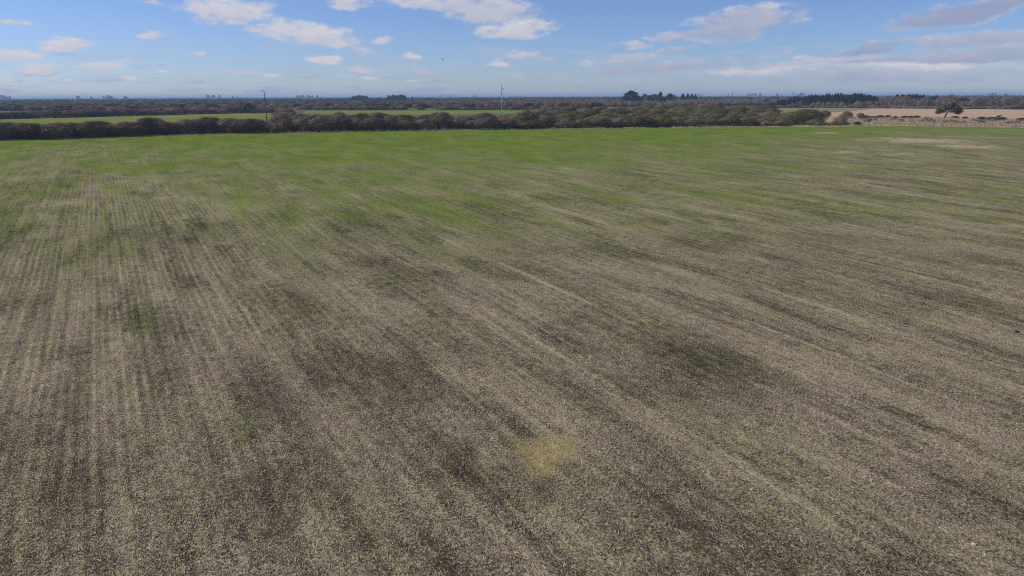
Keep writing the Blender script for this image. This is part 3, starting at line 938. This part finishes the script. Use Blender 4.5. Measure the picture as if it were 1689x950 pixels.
# --- bare trees behind the dry pasture
px = 1268.0
while px < 1780:
    t = float(np.interp(px, [1268, 1290, 1330, 1365, 1400, 1420, 1450, 1480, 1510, 1540, 1560, 1590, 1615, 1640, 1689, 1780],
                        [172, 171.5, 168, 163, 167, 163, 164, 158.5, 160, 162, 161, 166, 158.5, 159, 159.5, 160])) + random.uniform(-1, 2.5) + (3.5 if px < 1450 else 0)
    py = float(np.interp(px, [1268, 1400, 1689, 1780], [176.5, 177.6, 180.2, 181.2])) - random.uniform(.2, 1.4)
    b = G(px, py); H = height_px(b, px, t)
    k = random.choice(BARETREE if H > 7 else BAREBUSH); s = H / (10.0 if H > 7 else 6.2)
    e = plant('bare_tree', k, b, "bare brown winter tree in the belt behind the dry pasture, " + third(px, 1276, 1689), 'tree', "bare trees behind the dry pasture, " + third(px, 1276, 1689), None, (s * random.uniform(.9, 1.3), s * random.uniform(.9, 1.3), s))
    px += random.uniform(5, 9)
# low growth at their feet
px = 1276.0
while px < 1760:
    py = float(np.interp(px, [1268, 1400, 1689, 1780], [177.4, 178.3, 180.6, 181.6]))
    yel = 1600 < px < 1665
    bush_at(px, py, py - random.uniform(2.5, 5.5), YSHRUB if yel and random.random() < .7 else BRUSH + BAREBUSH[:1],
            "yellow-green shrub under the bare trees right of the umbrella tree" if yel else "brown low brush at the foot of the bare tree belt, " + third(px, 1276, 1689),
            "yellow-green shrubs at the belt's foot" if yel else "low brush at the belt's foot, " + third(px, 1276, 1689), 'low_brush', random.uniform(10, 18), 1, 3.4, 6.0)
    px += random.uniform(7, 11)
# pale dead stem standing in front of the long pine belt
b = G(1375.5, 178.3)
g0 = np.random.default_rng(5)
e = root('dead_tree', b)
obj('trunk', tubes("dead_trunk", [limb((0, 0, -.2), (.5, 0, 7.0), .2, .09, g0, 5, .08)], M_PALEBARK), e)
obj('branch', tubes("dead_branch", [limb((.1, 0, 1.6), (-.9, .2, 3.0), .1, .03, g0, 3, .1), limb((.3, 0, 3.5), (1.2, -.2, 5.2), .08, .03, g0, 3, .1)], M_PALEBARK), e)
tag(e, "pale dead tree stem standing before the long pine belt", 'tree')


# --- the lone umbrella tree
def lone_tree():
    g = np.random.default_rng(77)
    b = G(1558.5, 194.3)
    e = root('umbrella_tree', b, 0, (1.1, 1.1, 1.14))
    lobes = []
    for i in range(20):
        a = 2.4 * i; q = 5.0 * math.sqrt((i + .5) / 20)
        lobes.append((1.5 + q * math.cos(a), q * .85 * math.sin(a), 5.6 - 3.0 * (q / 5.2) ** 2 + g.normal() * .25, 1.6, 1.6, 1.05))
    lobes += [(-3.3, .4, 2.3, 1.2, 1.4, .7), (6.0, -.3, 2.2, 1.2, 1.4, .7), (4.1, -2.3, 2.2, 1.3, 1.0, .7), (1.5, 1.5, 4.6, 3.2, 2.4, 1.4)]
    obj('crown', crown("umbrella_crown", lobes, 15000, .45, .08, 78, M_LONE, .2), e)
    fork = (.75, 0, 2.3)
    obj('trunk', tubes("umbrella_trunk", [[(0, 0, -.2, .42), (.08, 0, .8, .36), (.35, 0, 1.6, .32), (*fork, .28)]], M_BARK, 8), e)
    paths = []
    for i in range(9):
        a = 2 * math.pi * i / 9 + .2; q = 2.2 + 1.8 * g.random()
        paths.append(limb(fork, (1.3 + q * math.cos(a), q * .8 * math.sin(a), 3.7 + 1.0 * g.random()), .15, .05, g, 4, .2))
    obj('branch', tubes("umbrella_limbs", paths, M_PALEBARK, 6), e)  # limbs paler than the trunk: sunlit look put into their colour
    tag(e, "lone umbrella-shaped tree with leaning dark trunk before the dry pasture", 'tree')


lone_tree()


# ------------------------------------------------------------------ rough grass, stuff
def tufts(name, pts, hgt, spread, mat, blades, seed, label, cat):
    g = np.random.default_rng(seed)
    P = np.repeat(np.asarray(pts), blades, 0); n = len(P)
    base = P + np.stack([g.normal(0, spread, n), g.normal(0, spread, n), np.zeros(n)], -1)
    H = hgt * g.uniform(.4, 1.3, n); a = g.uniform(0, 6.28, n); w = hgt * .09
    al = np.stack([g.normal(0, .35, n) * H, g.normal(0, .35, n) * H, H], -1)
    sd_ = np.stack([np.cos(a) * w, np.sin(a) * w, np.zeros(n)], -1)
    V = np.empty((n, 3, 3)); V[:, 0] = base - sd_; V[:, 1] = base + sd_; V[:, 2] = base + al
    me = mesh_np(name, V.reshape(-1, 3), np.arange(n * 3).reshape(-1, 3), mat)
    attr(me, 'tone', g.random(n), 'FLOAT', 'FACE')
    tag(obj(name, me), label, cat, kind='stuff')


def along_edge(p0, p1, n, d0, d1, seed):
    g = np.random.default_rng(seed); out = []
    for i in range(n):
        px = p0 + (p1 - p0) * g.random(); b = G(px, edge_py(px))
        out.append((b.x, b.y + d0 + (d1 - d0) * g.random(), 0))
    return out


tufts("margin_grass", along_edge(-60, 1400, 1500, -.6, 5, 1), .5, .45, M_TUSS, 7, 11, "dry pale grass along the foot of the hedge", 'grass')
g1 = np.random.default_rng(3)
pts = []
for i in range(3000):
    px = 1400 + 380 * g1.random(); lo, hi = edge_py(px) - .3, float(np.interp(px, [1280, 1420, 1689, 1900], [193, 193, 197, 202]))
    pts.append(tuple(G(px, lo + (hi - lo) * g1.random())))
tufts("tussock_grass", pts, .9, .7, M_TUSS, 7, 12, "dry pinkish tussock grass between the field and the dry pasture", 'grass')
M_GOLD = foliage_material("golden_dead_grass", (.62, .50, .25), (.78, .65, .37), (.64, .54, .27), .05)
gp = []
for i in range(1300):
    t = g1.random() ** 1.1; w_ = 54 * (1 - .6 * t)
    q = G(895 - 4 * t + w_ * g1.uniform(-1, 1) + g1.normal() * 3, 733 + 44 * t + g1.normal() * 3, .38)
    if fbm(np.array([q.x * 2.2]), np.array([q.y * 2.2]), 70, 3)[0] < .40: continue
    gp.append((q.x, q.y, float(field_z(np.array([q.x]), np.array([q.y]))[0]) - .01))
tufts("golden_grass", gp, .07, .06, M_GOLD, 7, 13, "patch of dead golden grass in the stubble near the picture's lower middle", 'grass')
# scattered dark scrub in the rough margin: small bushes one can tell apart
for i in range(60):
    px = 1422 + 290 * random.random()
    band = random.random()
    far = float(np.interp(px, [1400, 1560, 1689], [193.5, 194.5, 198.5]))
    py = far + random.uniform(-.4, 1.6) if band < .62 else far + random.uniform(2, 9)
    bush_at(px, py, py - random.uniform(1.2, 2.3), LOWDARK if band < .62 else BRUSH, "small dark scrub bush in the rough strip before the dry pasture",
            "scrub bushes in the rough strip", 'small_scrub_bush', random.uniform(6, 15), 1, 1.8 if band < .62 else 3.6, 3.2 if band < .62 else 6.0)


# ------------------------------------------------------------------ far woodland: masses nobody could count, instanced on points
def scatter(name, pts, scales, kinds, label, cat, seed):
    g = np.random.default_rng(seed)
    coll = bpy.data.collections.new(name + "_kinds")
    for i, k in enumerate(kinds):
        o = bpy.data.objects.new("%s_kind" % name, k[0]); coll.objects.link(o)
    me = bpy.data.meshes.new(name)
    pts = np.asarray(pts, np.float32)
    me.vertices.add(len(pts)); me.vertices.foreach_set('co', pts.ravel()); me.update()
    attr(me, 'grow', np.asarray(scales), 'FLOAT_VECTOR')
    attr(me, 'turn', np.stack([np.zeros(len(pts)), np.zeros(len(pts)), g.uniform(0, 6.28, len(pts))], -1), 'FLOAT_VECTOR')
    o = obj(name, me)
    ng = bpy.data.node_groups.new(name, 'GeometryNodeTree')
    ng.interface.new_socket('Geometry', in_out='INPUT', socket_type='NodeSocketGeometry')
    ng.interface.new_socket('Geometry', in_out='OUTPUT', socket_type='NodeSocketGeometry')
    N, L = ng.nodes, ng.links
    i_, o_ = N.new('NodeGroupInput'), N.new('NodeGroupOutput')
    ip = N.new('GeometryNodeInstanceOnPoints'); ci = N.new('GeometryNodeCollectionInfo')
    ci.inputs['Collection'].default_value = coll; ci.inputs['Separate Children'].default_value = True; ci.inputs['Reset Children'].default_value = True
    ip.inputs['Pick Instance'].default_value = True
    def na(nm):
        n = N.new('GeometryNodeInputNamedAttribute'); n.data_type = 'FLOAT_VECTOR'; n.inputs['Name'].default_value = nm
        return n.outputs['Attribute']
    L.new(i_.outputs[0], ip.inputs['Points']); L.new(ci.outputs[0], ip.inputs['Instance'])
    L.new(na('grow'), ip.inputs['Scale'])
    e2r = N.new('FunctionNodeEulerToRotation'); L.new(na('turn'), e2r.inputs[0]); L.new(e2r.outputs[0], ip.inputs['Rotation'])
    L.new(ip.outputs[0], o_.inputs[0])
    md = o.modifiers.new("woodland", 'NODES'); md.node_group = ng
    tag(o, label, cat, kind='stuff')
    return o


def wood(y0, y1, n, seed, ratio=(-.95, .95), thr=.45, noise=(260, 90), size=(.9, 1.5), grow=0.0):
    g = np.random.default_rng(seed)
    y = 1 / (1 / y1 + (1 / y0 - 1 / y1) * g.random(n * 4) ** 1.0)
    x = y * (ratio[0] + (ratio[1] - ratio[0]) * g.random(n * 4))
    keep = fbm(x / noise[0], y / noise[1], seed, 3) > thr
    x, y = x[keep][:n], y[keep][:n]
    s = g.uniform(*size, len(x)) * (1 + grow * y / 1000)
    return np.stack([x, y, np.zeros(len(x))], -1), np.stack([s * 1.25, s * 1.25, s * .85], -1)


# left: beyond the second hedge; centre: beyond the middle pasture; right: beyond the pine belts
P1, S1 = wood(640, 1500, 5200, 21, (-.95, .12), .47, (260, 60), (.6, 1.0))
keep = P1[:, 1] > np.where(P1[:, 0] / P1[:, 1] > -.30, 760, 470)
scatter("dark_woodland", P1[keep], S1[keep], TWIG[:3] + DARKB[:1], "dark woodland spreading beyond the pastures on the left", 'woodland', 1)
P2, S2 = wood(800, 2600, 6500, 22, (-.12, .45), .40, (300, 80), (.6, .95))
scatter("reddish_woodland", P2, S2, BAREBUSH, "reddish-brown leafless woodland behind the pale pole", 'woodland', 2)
P3, S3 = wood(1500, 9000, 12000, 23, (-.95, .95), .49, (1100, 200), (.7, 1.25), .03)
scatter("distant_woodland", P3, S3, DARKB + TWIG[:1], "blue distant woodland stretching to the horizon", 'woodland', 3)
gg = np.random.default_rng(31)
P4, S4 = [], []
for px, hw, h_, D, n in ((8, 8, 26, 5200, 16), (128, 3, 24, 4200, 5), (150, 2, 20, 4200, 3), (178, 10, 22, 4300, 22), (207, 5, 20, 3600, 9), (352, 12, 24, 4600, 26), (385, 8, 18, 4600, 14),
                      (493, 5, 26, 4200, 9), (510, 14, 20, 4200, 26), (735, 14, 26, 8500, 24), (690, 10, 22, 8000, 14), (785, 6, 20, 6000, 9), (1240, 10, 27, 6500, 24), (1200, 6, 20, 6500, 8),
                      (1255, 3, 30, 5000, 3), (1155, 8, 30, 7000, 12), (1285, 5, 22, 5000, 8), (1322, 10, 26, 5200, 20), (1650, 20, 18, 4200, 18), (850, 10, 20, 8500, 12), (908, 6, 22, 8500, 7)):
    for i in range(max(2, n // 2)):
        d = pix_dir(px + hw * gg.uniform(-1, 1), 150); f = D * gg.uniform(.96, 1.04) / math.hypot(d.x, d.y)
        s = h_ / 21.0 * gg.uniform(.4, 1.1)
        P4.append((d.x * f, d.y * f, 0)); S4.append((s * 1.1, s * 1.1, s))
scatter("distant_groves", P4, S4, EUC[:3], "small dark groves standing on the far horizon", 'woodland', 4)

# the two eucalyptus groves left of centre: trees one can tell apart
for x0, x1, prof, lab, grp, step in (
        (579, 627, [(579, 161.5), (584, 157.5), (592, 156), (603, 157), (610, 162), (617, 161), (627, 161)], "eucalyptus in the left, more open grove on the horizon", "left grove of eucalyptus", 3.4),
        (637, 673, [(637, 160.5), (642, 156.7), (650, 156.5), (660, 156), (667, 156.5), (673, 163)], "eucalyptus in the right, denser grove on the horizon", "right grove of eucalyptus", 2.4)):
    px = x0
    while px <= x1:
        b = G(px, 168.6 + random.uniform(-.3, .3))
        H = height_px(b, px, float(np.interp(px, [p[0] for p in prof], [p[1] for p in prof])) + random.uniform(-.4, 2.2)); s = H / 20.0
        plant('eucalyptus_tree', random.choice(EUC), b, lab, 'tree', grp, None, (s * 1.05, s * 1.05, s))
        px += step * random.uniform(.8, 1.2)
b = G(679.5, 168.3)
plant('eucalyptus_tree', EUC[1], b, "single small tree just right of the denser eucalyptus grove", 'tree', None, 0.5, .52)


# ------------------------------------------------------------------ poles
def concrete(name, c1, c2):
    k = NT(name)
    n = k.noise(k.scale(k.objco(), (4, 4, .5)), 1.2, 5, .6)
    k.color(k.mix(n, c1, c2)); k.bump(n, .2, .02)
    return k.m


M_POLE_D = concrete("weathered_dark_pole", (.085, .075, .07), (.15, .135, .125))
M_POLE_P = concrete("pale_concrete_pole", (.42, .37, .34), (.55, .49, .45))
M_POLE_Y = concrete("yellowed_pole", (.50, .44, .30), (.60, .54, .40))
M_INSUL = concrete("grey_insulator", (.20, .20, .22), (.30, .30, .32))


def post_insulator(e, z, side, L, drop, r, nm='insulator'):
    """arm sticking out to one side with ribbed insulator discs"""
    arm = obj('cross_arm', tubes("cross_arm", [[(0, 0, z, r * .55), (side * L, 0, z + .12, r * .4)]], M_INSUL, 6), e)
    rings = []
    for i in range(7):
        t = i / 6
        rings.append((side * L, 0, z + .12 - drop * t, r * (.95 if i % 2 else .5)))
    obj(nm, tubes("insulator", [rings], M_INSUL, 8), arm)


def power_pole(name, base, H, r0, r1, mat, lean, arms, label, foot=None):
    e = root(name, base, -math.atan2(base.x, base.y)); e.rotation_euler[1] = lean
    obj('shaft', tubes("pole_shaft", [[(0, 0, -.3, r0), (0, 0, H * .5, (r0 + r1) / 2), (0, 0, H, r1)]], mat, 10), e)
    obj('cap', tubes("pole_cap", [[(0, 0, H - .05, r1 * 1.5), (0, 0, H + .12, r1 * 1.4), (0, 0, H + .2, .02)]], M_INSUL, 10), e)
    if foot: obj('foot', tubes("pole_foot", [[(0, 0, -.3, foot[0]), (0, 0, foot[1] * .7, foot[0] * .9), (0, 0, foot[1], r0 * .95)]], mat, 8), e)
    for z, side, L, drop in arms: post_insulator(e, z, side, L, drop, min(.2, r0 * .6))
    tag(e, label, 'pole')
    return e


b = G(440.3, 199.2)
power_pole('power_pole', b, 15.2, .21, .15, M_POLE_D, R(-.4), [(15.0, -1, .7, .3), (13.6, 1, 1.1, .5), (11.2, -1, .9, .5), (11.2, 1, .7, .4), (8.9, 1, 1.2, .5), (8.9, -1, 1.3, .5)],
           "dark power pole with short arms standing at the left pasture's end", (.38, 2.4))
b = G(828, 183.2)
power_pole('power_pole', b, 20.3, .36, .24, M_POLE_P, R(-.4), [(18.0, 1, 1.5, 1.8), (15.6, -1, 1.5, 1.6), (13.4, 1, 1.8, .7)],
           "tall pale concrete power pole standing behind the middle pasture")
b = G(1065.5, 173.5)
e = power_pole('utility_pole', b, 10.2, .26, .2, M_POLE_Y, 0.0, [], "pale T-shaped utility pole among the trees behind the thicket")
obj('cross_arm', tubes("t_arm", [[(-1.7, 0, 10.0, .16), (1.7, 0, 10.0, .16)]], M_POLE_Y, 6), e)
b = G(971.5, 178.5)
power_pole('utility_pole', b, 6.0, .16, .12, M_POLE_Y, 0.0, [(5.7, 1, .6, .2)], "short thin pale post standing in the scrub left of the trees")
b = G(1207.5, 165.5)
power_pole('mast', b, 20.0, .55, .4, M_POLE_D, 0.0, [(18.5, 1, 1.6, .6), (18.5, -1, 1.6, .6)], "thin dark mast on the far land right of the pointed conifers")
# wind pump far off at the right: lattice tower with vane
b = G(1307, 166)
e = root('wind_pump', b, -math.atan2(b.x, b.y))
legs = [limb((sx * 1.2, sy * 1.2, 0), (sx * .15, sy * .15, 15), .16, .10, g0, 2, 0) for sx in (-1, 1) for sy in (-1, 1)]
for L_ in legs: obj('leg', tubes("tower_leg", [L_], M_POLE_D, 4), e)
obj('brace', tubes("tower_brace", [[(s * 1.2 * (1 - z / 17), s2 * 1.2 * (1 - z / 17), z, .08), (-s * 1.2 * (1 - z / 17), s2 * 1.2 * (1 - z / 17), z + 3, .08)] for z in (1, 5, 9) for s in (-1, 1) for s2 in (-1, 1)], M_POLE_D, 4), e)
bl = []
for i in range(12):
    a = 2 * math.pi * i / 12
    bl.append([(.3 * math.cos(a), -.5, 15.6 + .3 * math.sin(a), .10), (1.7 * math.cos(a), -.5, 15.6 + 1.7 * math.sin(a), .24)])
obj('wheel', tubes("wind_wheel", bl, M_INSUL, 4), e)
obj('tail_vane', tubes("tail_vane", [[(0, -.5, 15.6, .1), (1.6, .6, 15.8, .1), (1.7, .7, 15.9, .5), (3.0, 1.4, 16.1, .6)]], M_INSUL, 4), e)
tag(e, "small wind pump tower standing over the left end of the pine belt", 'wind pump')


# ------------------------------------------------------------------ farm sheds far off
M_SHED = concrete("white_shed_wall", (.72, .71, .69), (.80, .79, .77))
M_SHEDROOF = concrete("pale_sheet_roof", (.66, .66, .66), (.78, .78, .78))
M_DOOR = concrete("dark_shed_door", (.06, .06, .065), (.10, .10, .11))


def box(name, x0, x1, y0, y1, z0, z1, mat):
    v = [(x, y, z) for z in (z0, z1) for y in (y0, y1) for x in (x0, x1)]
    return mesh_np(name, v, [(0, 2, 3, 1), (4, 5, 7, 6), (0, 1, 5, 4), (2, 6, 7, 3), (0, 4, 6, 2), (1, 3, 7, 5)], mat)


def shed(px, py, w, d, h, label, rz=0.0):
    b = G(px, py)
    e = root('farm_shed', b, -math.atan2(b.x, b.y) + rz)
    obj('wall', box("shed_wall", -w / 2, w / 2, -d / 2, d / 2, -.1, h, M_SHED), e)
    o = .35; rh = h + d * .22
    v = [(-w / 2 - o, -d / 2 - o, h + .01), (w / 2 + o, -d / 2 - o, h + .01), (w / 2 + o, d / 2 + o, h + .01), (-w / 2 - o, d / 2 + o, h + .01), (-w / 2 - o, 0, rh), (w / 2 + o, 0, rh)]
    obj('roof', mesh_np("shed_roof", v + [(x, y, z + .15) for x, y, z in v], [(0, 1, 5, 4), (2, 3, 4, 5), (6, 7, 11, 10), (8, 9, 10, 11), (0, 6, 7, 1), (2, 8, 9, 3), (0, 4, 10, 6), (3, 9, 10, 4), (1, 7, 11, 5), (2, 5, 11, 8)], M_SHEDROOF), e)
    obj('door', box("shed_door", -w * .12, w * .12, -d / 2 - .06, -d / 2 - .01, 0, h * .8, M_DOOR), e)
    tag(e, label, 'shed', "far white farm sheds")


shed(1172, 168.4, 8, 5, 2.6, "white farm shed far off right of the pointed conifers", .2)
shed(1225, 168.2, 6.5, 4, 2.4, "white farm shed below the thin dark mast, left of a lower one", -.1)
shed(1230.5, 167.9, 6, 4, 1.8, "lower white farm shed beside the one below the mast", .1)
shed(864.5, 176.0, 2.4, 2, 1.8, "tiny white hut in the reddish woodland right of the pale pole")
shed(903, 173.6, 2.8, 2.4, 2.4, "small white hut farther right in the reddish woodland")


# ------------------------------------------------------------------ cattle resting at the dry pasture's near edge
def hide(name, c1, c2):
    k = NT(name); k.color(k.mix(k.ramp(k.noise(k.objco(), 2.0, 3), .4, .6), c1, c2)); return k.m


def cow(px, py, mat, label, rz, sc=1.0):
    """a cow lying down: one skinned body with folded legs, neck and head"""
    pts = [((0, 0, .62), .40), ((-.55, 0, .62), .42), ((-.95, 0, .55), .30), ((.5, 0, .64), .38), ((.85, 0, .85), .22), ((1.15, 0, 1.12), .17), ((1.42, 0, 1.05), .13), ((1.62, 0, .94), .085),
           ((.55, .32, .22), .13), ((.95, .34, .12), .07), ((.60, .36, .09), .06), ((.55, -.32, .22), .13), ((.95, -.34, .12), .07), ((.60, -.36, .09), .06),
           ((-.75, .40, .30), .20), ((-.35, .50, .14), .10), ((-.80, .55, .09), .06), ((-.75, -.40, .30), .20), ((-.35, -.50, .14), .10), ((-.80, -.55, .09), .06),
           ((-1.2, .05, .45), .035), ((-1.3, .12, .15), .03), ((1.15, .22, 1.17), .04), ((1.15, -.22, 1.17), .04)]
    ed = [(0, 1), (1, 2), (0, 3), (3, 4), (4, 5), (5, 6), (6, 7), (3, 8), (8, 9), (9, 10), (3, 11), (11, 12), (12, 13), (1, 14), (14, 15), (15, 16), (1, 17), (17, 18), (18, 19), (2, 20), (20, 21), (5, 22), (5, 23)]
    me = bpy.data.meshes.new("cow_body"); me.from_pydata([p[0] for p in pts], ed, []); me.materials.append(mat)
    b = G(px, py, .03)
    e = root('cow', b, rz, (sc, sc, sc))
    o = obj('body', me, e)
    o.modifiers.new("skin", 'SKIN'); o.modifiers.new("smooth", 'SUBSURF').levels = 1
    o.modifiers["smooth"].render_levels = 2
    for i, p in enumerate(pts):
        sv = me.skin_vertices[0].data[i]; sv.radius = (p[1], p[1]); sv.use_root = (i == 0)
    tag(e, label, 'cow', "cattle resting at the dry pasture")


cow(1639.5, 193.6, hide("cream_hide", (.62, .54, .44), (.70, .62, .52)), "cream cow lying at the dry pasture's near edge", R(180 - 36), .95)
cow(1646.8, 193.5, hide("brown_hide", (.055, .035, .024), (.09, .055, .035)), "dark brown cow lying beside the cream cow", R(-36), 1.0)


# ------------------------------------------------------------------ the bird
def bird():
    d = pix_dir(730.5, 97.5); p = Vector((0, 0, CAM_H)) + d * 210
    k = NT("black_feathers"); k.color((.012, .012, .014))
    e = root('bird', p, .3)
    pts = [((0, -.28, .02), .05), ((0, -.16, 0), .09), ((0, .05, -.02), .12), ((0, .24, 0), .07), ((0, .42, .02), .05), ((0, -.36, .0), .02)]
    me = bpy.data.meshes.new("bird_body"); me.from_pydata([q[0] for q in pts], [(5, 0), (0, 1), (1, 2), (2, 3), (3, 4)], []); me.materials.append(k.m)
    o = obj('body', me, e); o.modifiers.new("skin", 'SKIN'); o.modifiers.new("smooth", 'SUBSURF').levels = 2
    for i, q in enumerate(pts):
        sv = me.skin_vertices[0].data[i]; sv.radius = (q[1], q[1]); sv.use_root = (i == 2)
    for s in (-1, 1):
        top = [(.05, -.10, .03), (.25, -.16, .13), (.48, -.08, .10), (.62, .06, .04), (.46, .10, .08), (.25, .12, .10), (.05, .14, .02)]
        v = [(s * x, y, z) for x, y, z in top] + [(s * x, y, z - .03) for x, y, z in top]
        f4 = [(i, (i + 1) % 7, 7 + (i + 1) % 7, 7 + i) for i in range(7)]
        me = bpy.data.meshes.new("bird_wing"); me.from_pydata(v, [], [tuple(range(7)), tuple(range(13, 6, -1))] + f4); me.materials.append(k.m)
        obj('wing', me, e)
    tag(e, "small black bird flying above the fields", 'bird')


bird()

# ------------------------------------------------------------------ pale lumps and dark clods lying on the stubble
M_STONE = concrete("pale_stone", (.55, .48, .34), (.66, .60, .48))
M_CLOD = concrete("dark_clod", (.03, .026, .024), (.05, .043, .038))


def lump(name, px, py, size, mat, label, cat):
    g = np.random.default_rng(int(px * 7 + py))
    V, F = [], []
    for i in range(5):
        for j in range(8):
            ph = math.pi * (i + .5) / 5; th = 2 * math.pi * j / 8
            r = size * (.8 + .4 * g.random())
            V.append((r * math.sin(ph) * math.cos(th) * 1.2, r * math.sin(ph) * math.sin(th), r * .7 * math.cos(ph)))
    for i in range(4):
        for j in range(8):
            F.append((i * 8 + j, i * 8 + (j + 1) % 8, (i + 1) * 8 + (j + 1) % 8, (i + 1) * 8 + j))
    b = G(px, py, .15)
    z = float(field_z(np.array([b.x]), np.array([b.y]))[0])
    me = mesh_np(name, V, F, mat)
    o = obj(name, me, None, (b.x, b.y, z + size * .35))
    o.rotation_euler = (0, 0, g.random() * 6)
    tag(o, label, cat)


lump('stone', 1604, 912, .055, M_STONE, "pale yellowish stone in the stubble near the lower right corner, larger one", 'stone')
lump('stone', 1622, 929, .04, M_STONE, "small pale stone in the lower right corner, lowest of three", 'stone')
lump('stone', 1548, 884, .03, M_STONE, "tiny pale stone in the stubble up left of the larger stone", 'stone')
lump('stone', 1238, 823, .04, M_STONE, "whitish stone in the stubble right of the golden patch", 'stone')
lump('clod', 964, 753, .035, M_CLOD, "small black clod just right of the golden straw patch", 'clod')
lump('clod', 1676, 556, .09, M_CLOD, "dark clod in the stubble at the right picture edge", 'clod')

# ------------------------------------------------------------------ the air
def haze():
    m = bpy.data.materials.new("haze_air"); m.use_nodes = True
    t = m.node_tree; t.nodes.clear()
    o = t.nodes.new('ShaderNodeOutputMaterial'); v = t.nodes.new('ShaderNodeVolumePrincipled')
    v.inputs['Color'].default_value = (.54, .74, 1.0, 1)
    v.inputs['Density'].default_value = 1.5e-4
    v.inputs['Anisotropy'].default_value = 0.1
    t.links.new(v.outputs[0], o.inputs['Volume'])
    B = 70000
    me = box("haze", -B, B, -B, B, -1.0, 33.0, m)
    tag(obj("haze", me), kind='stuff')


haze()
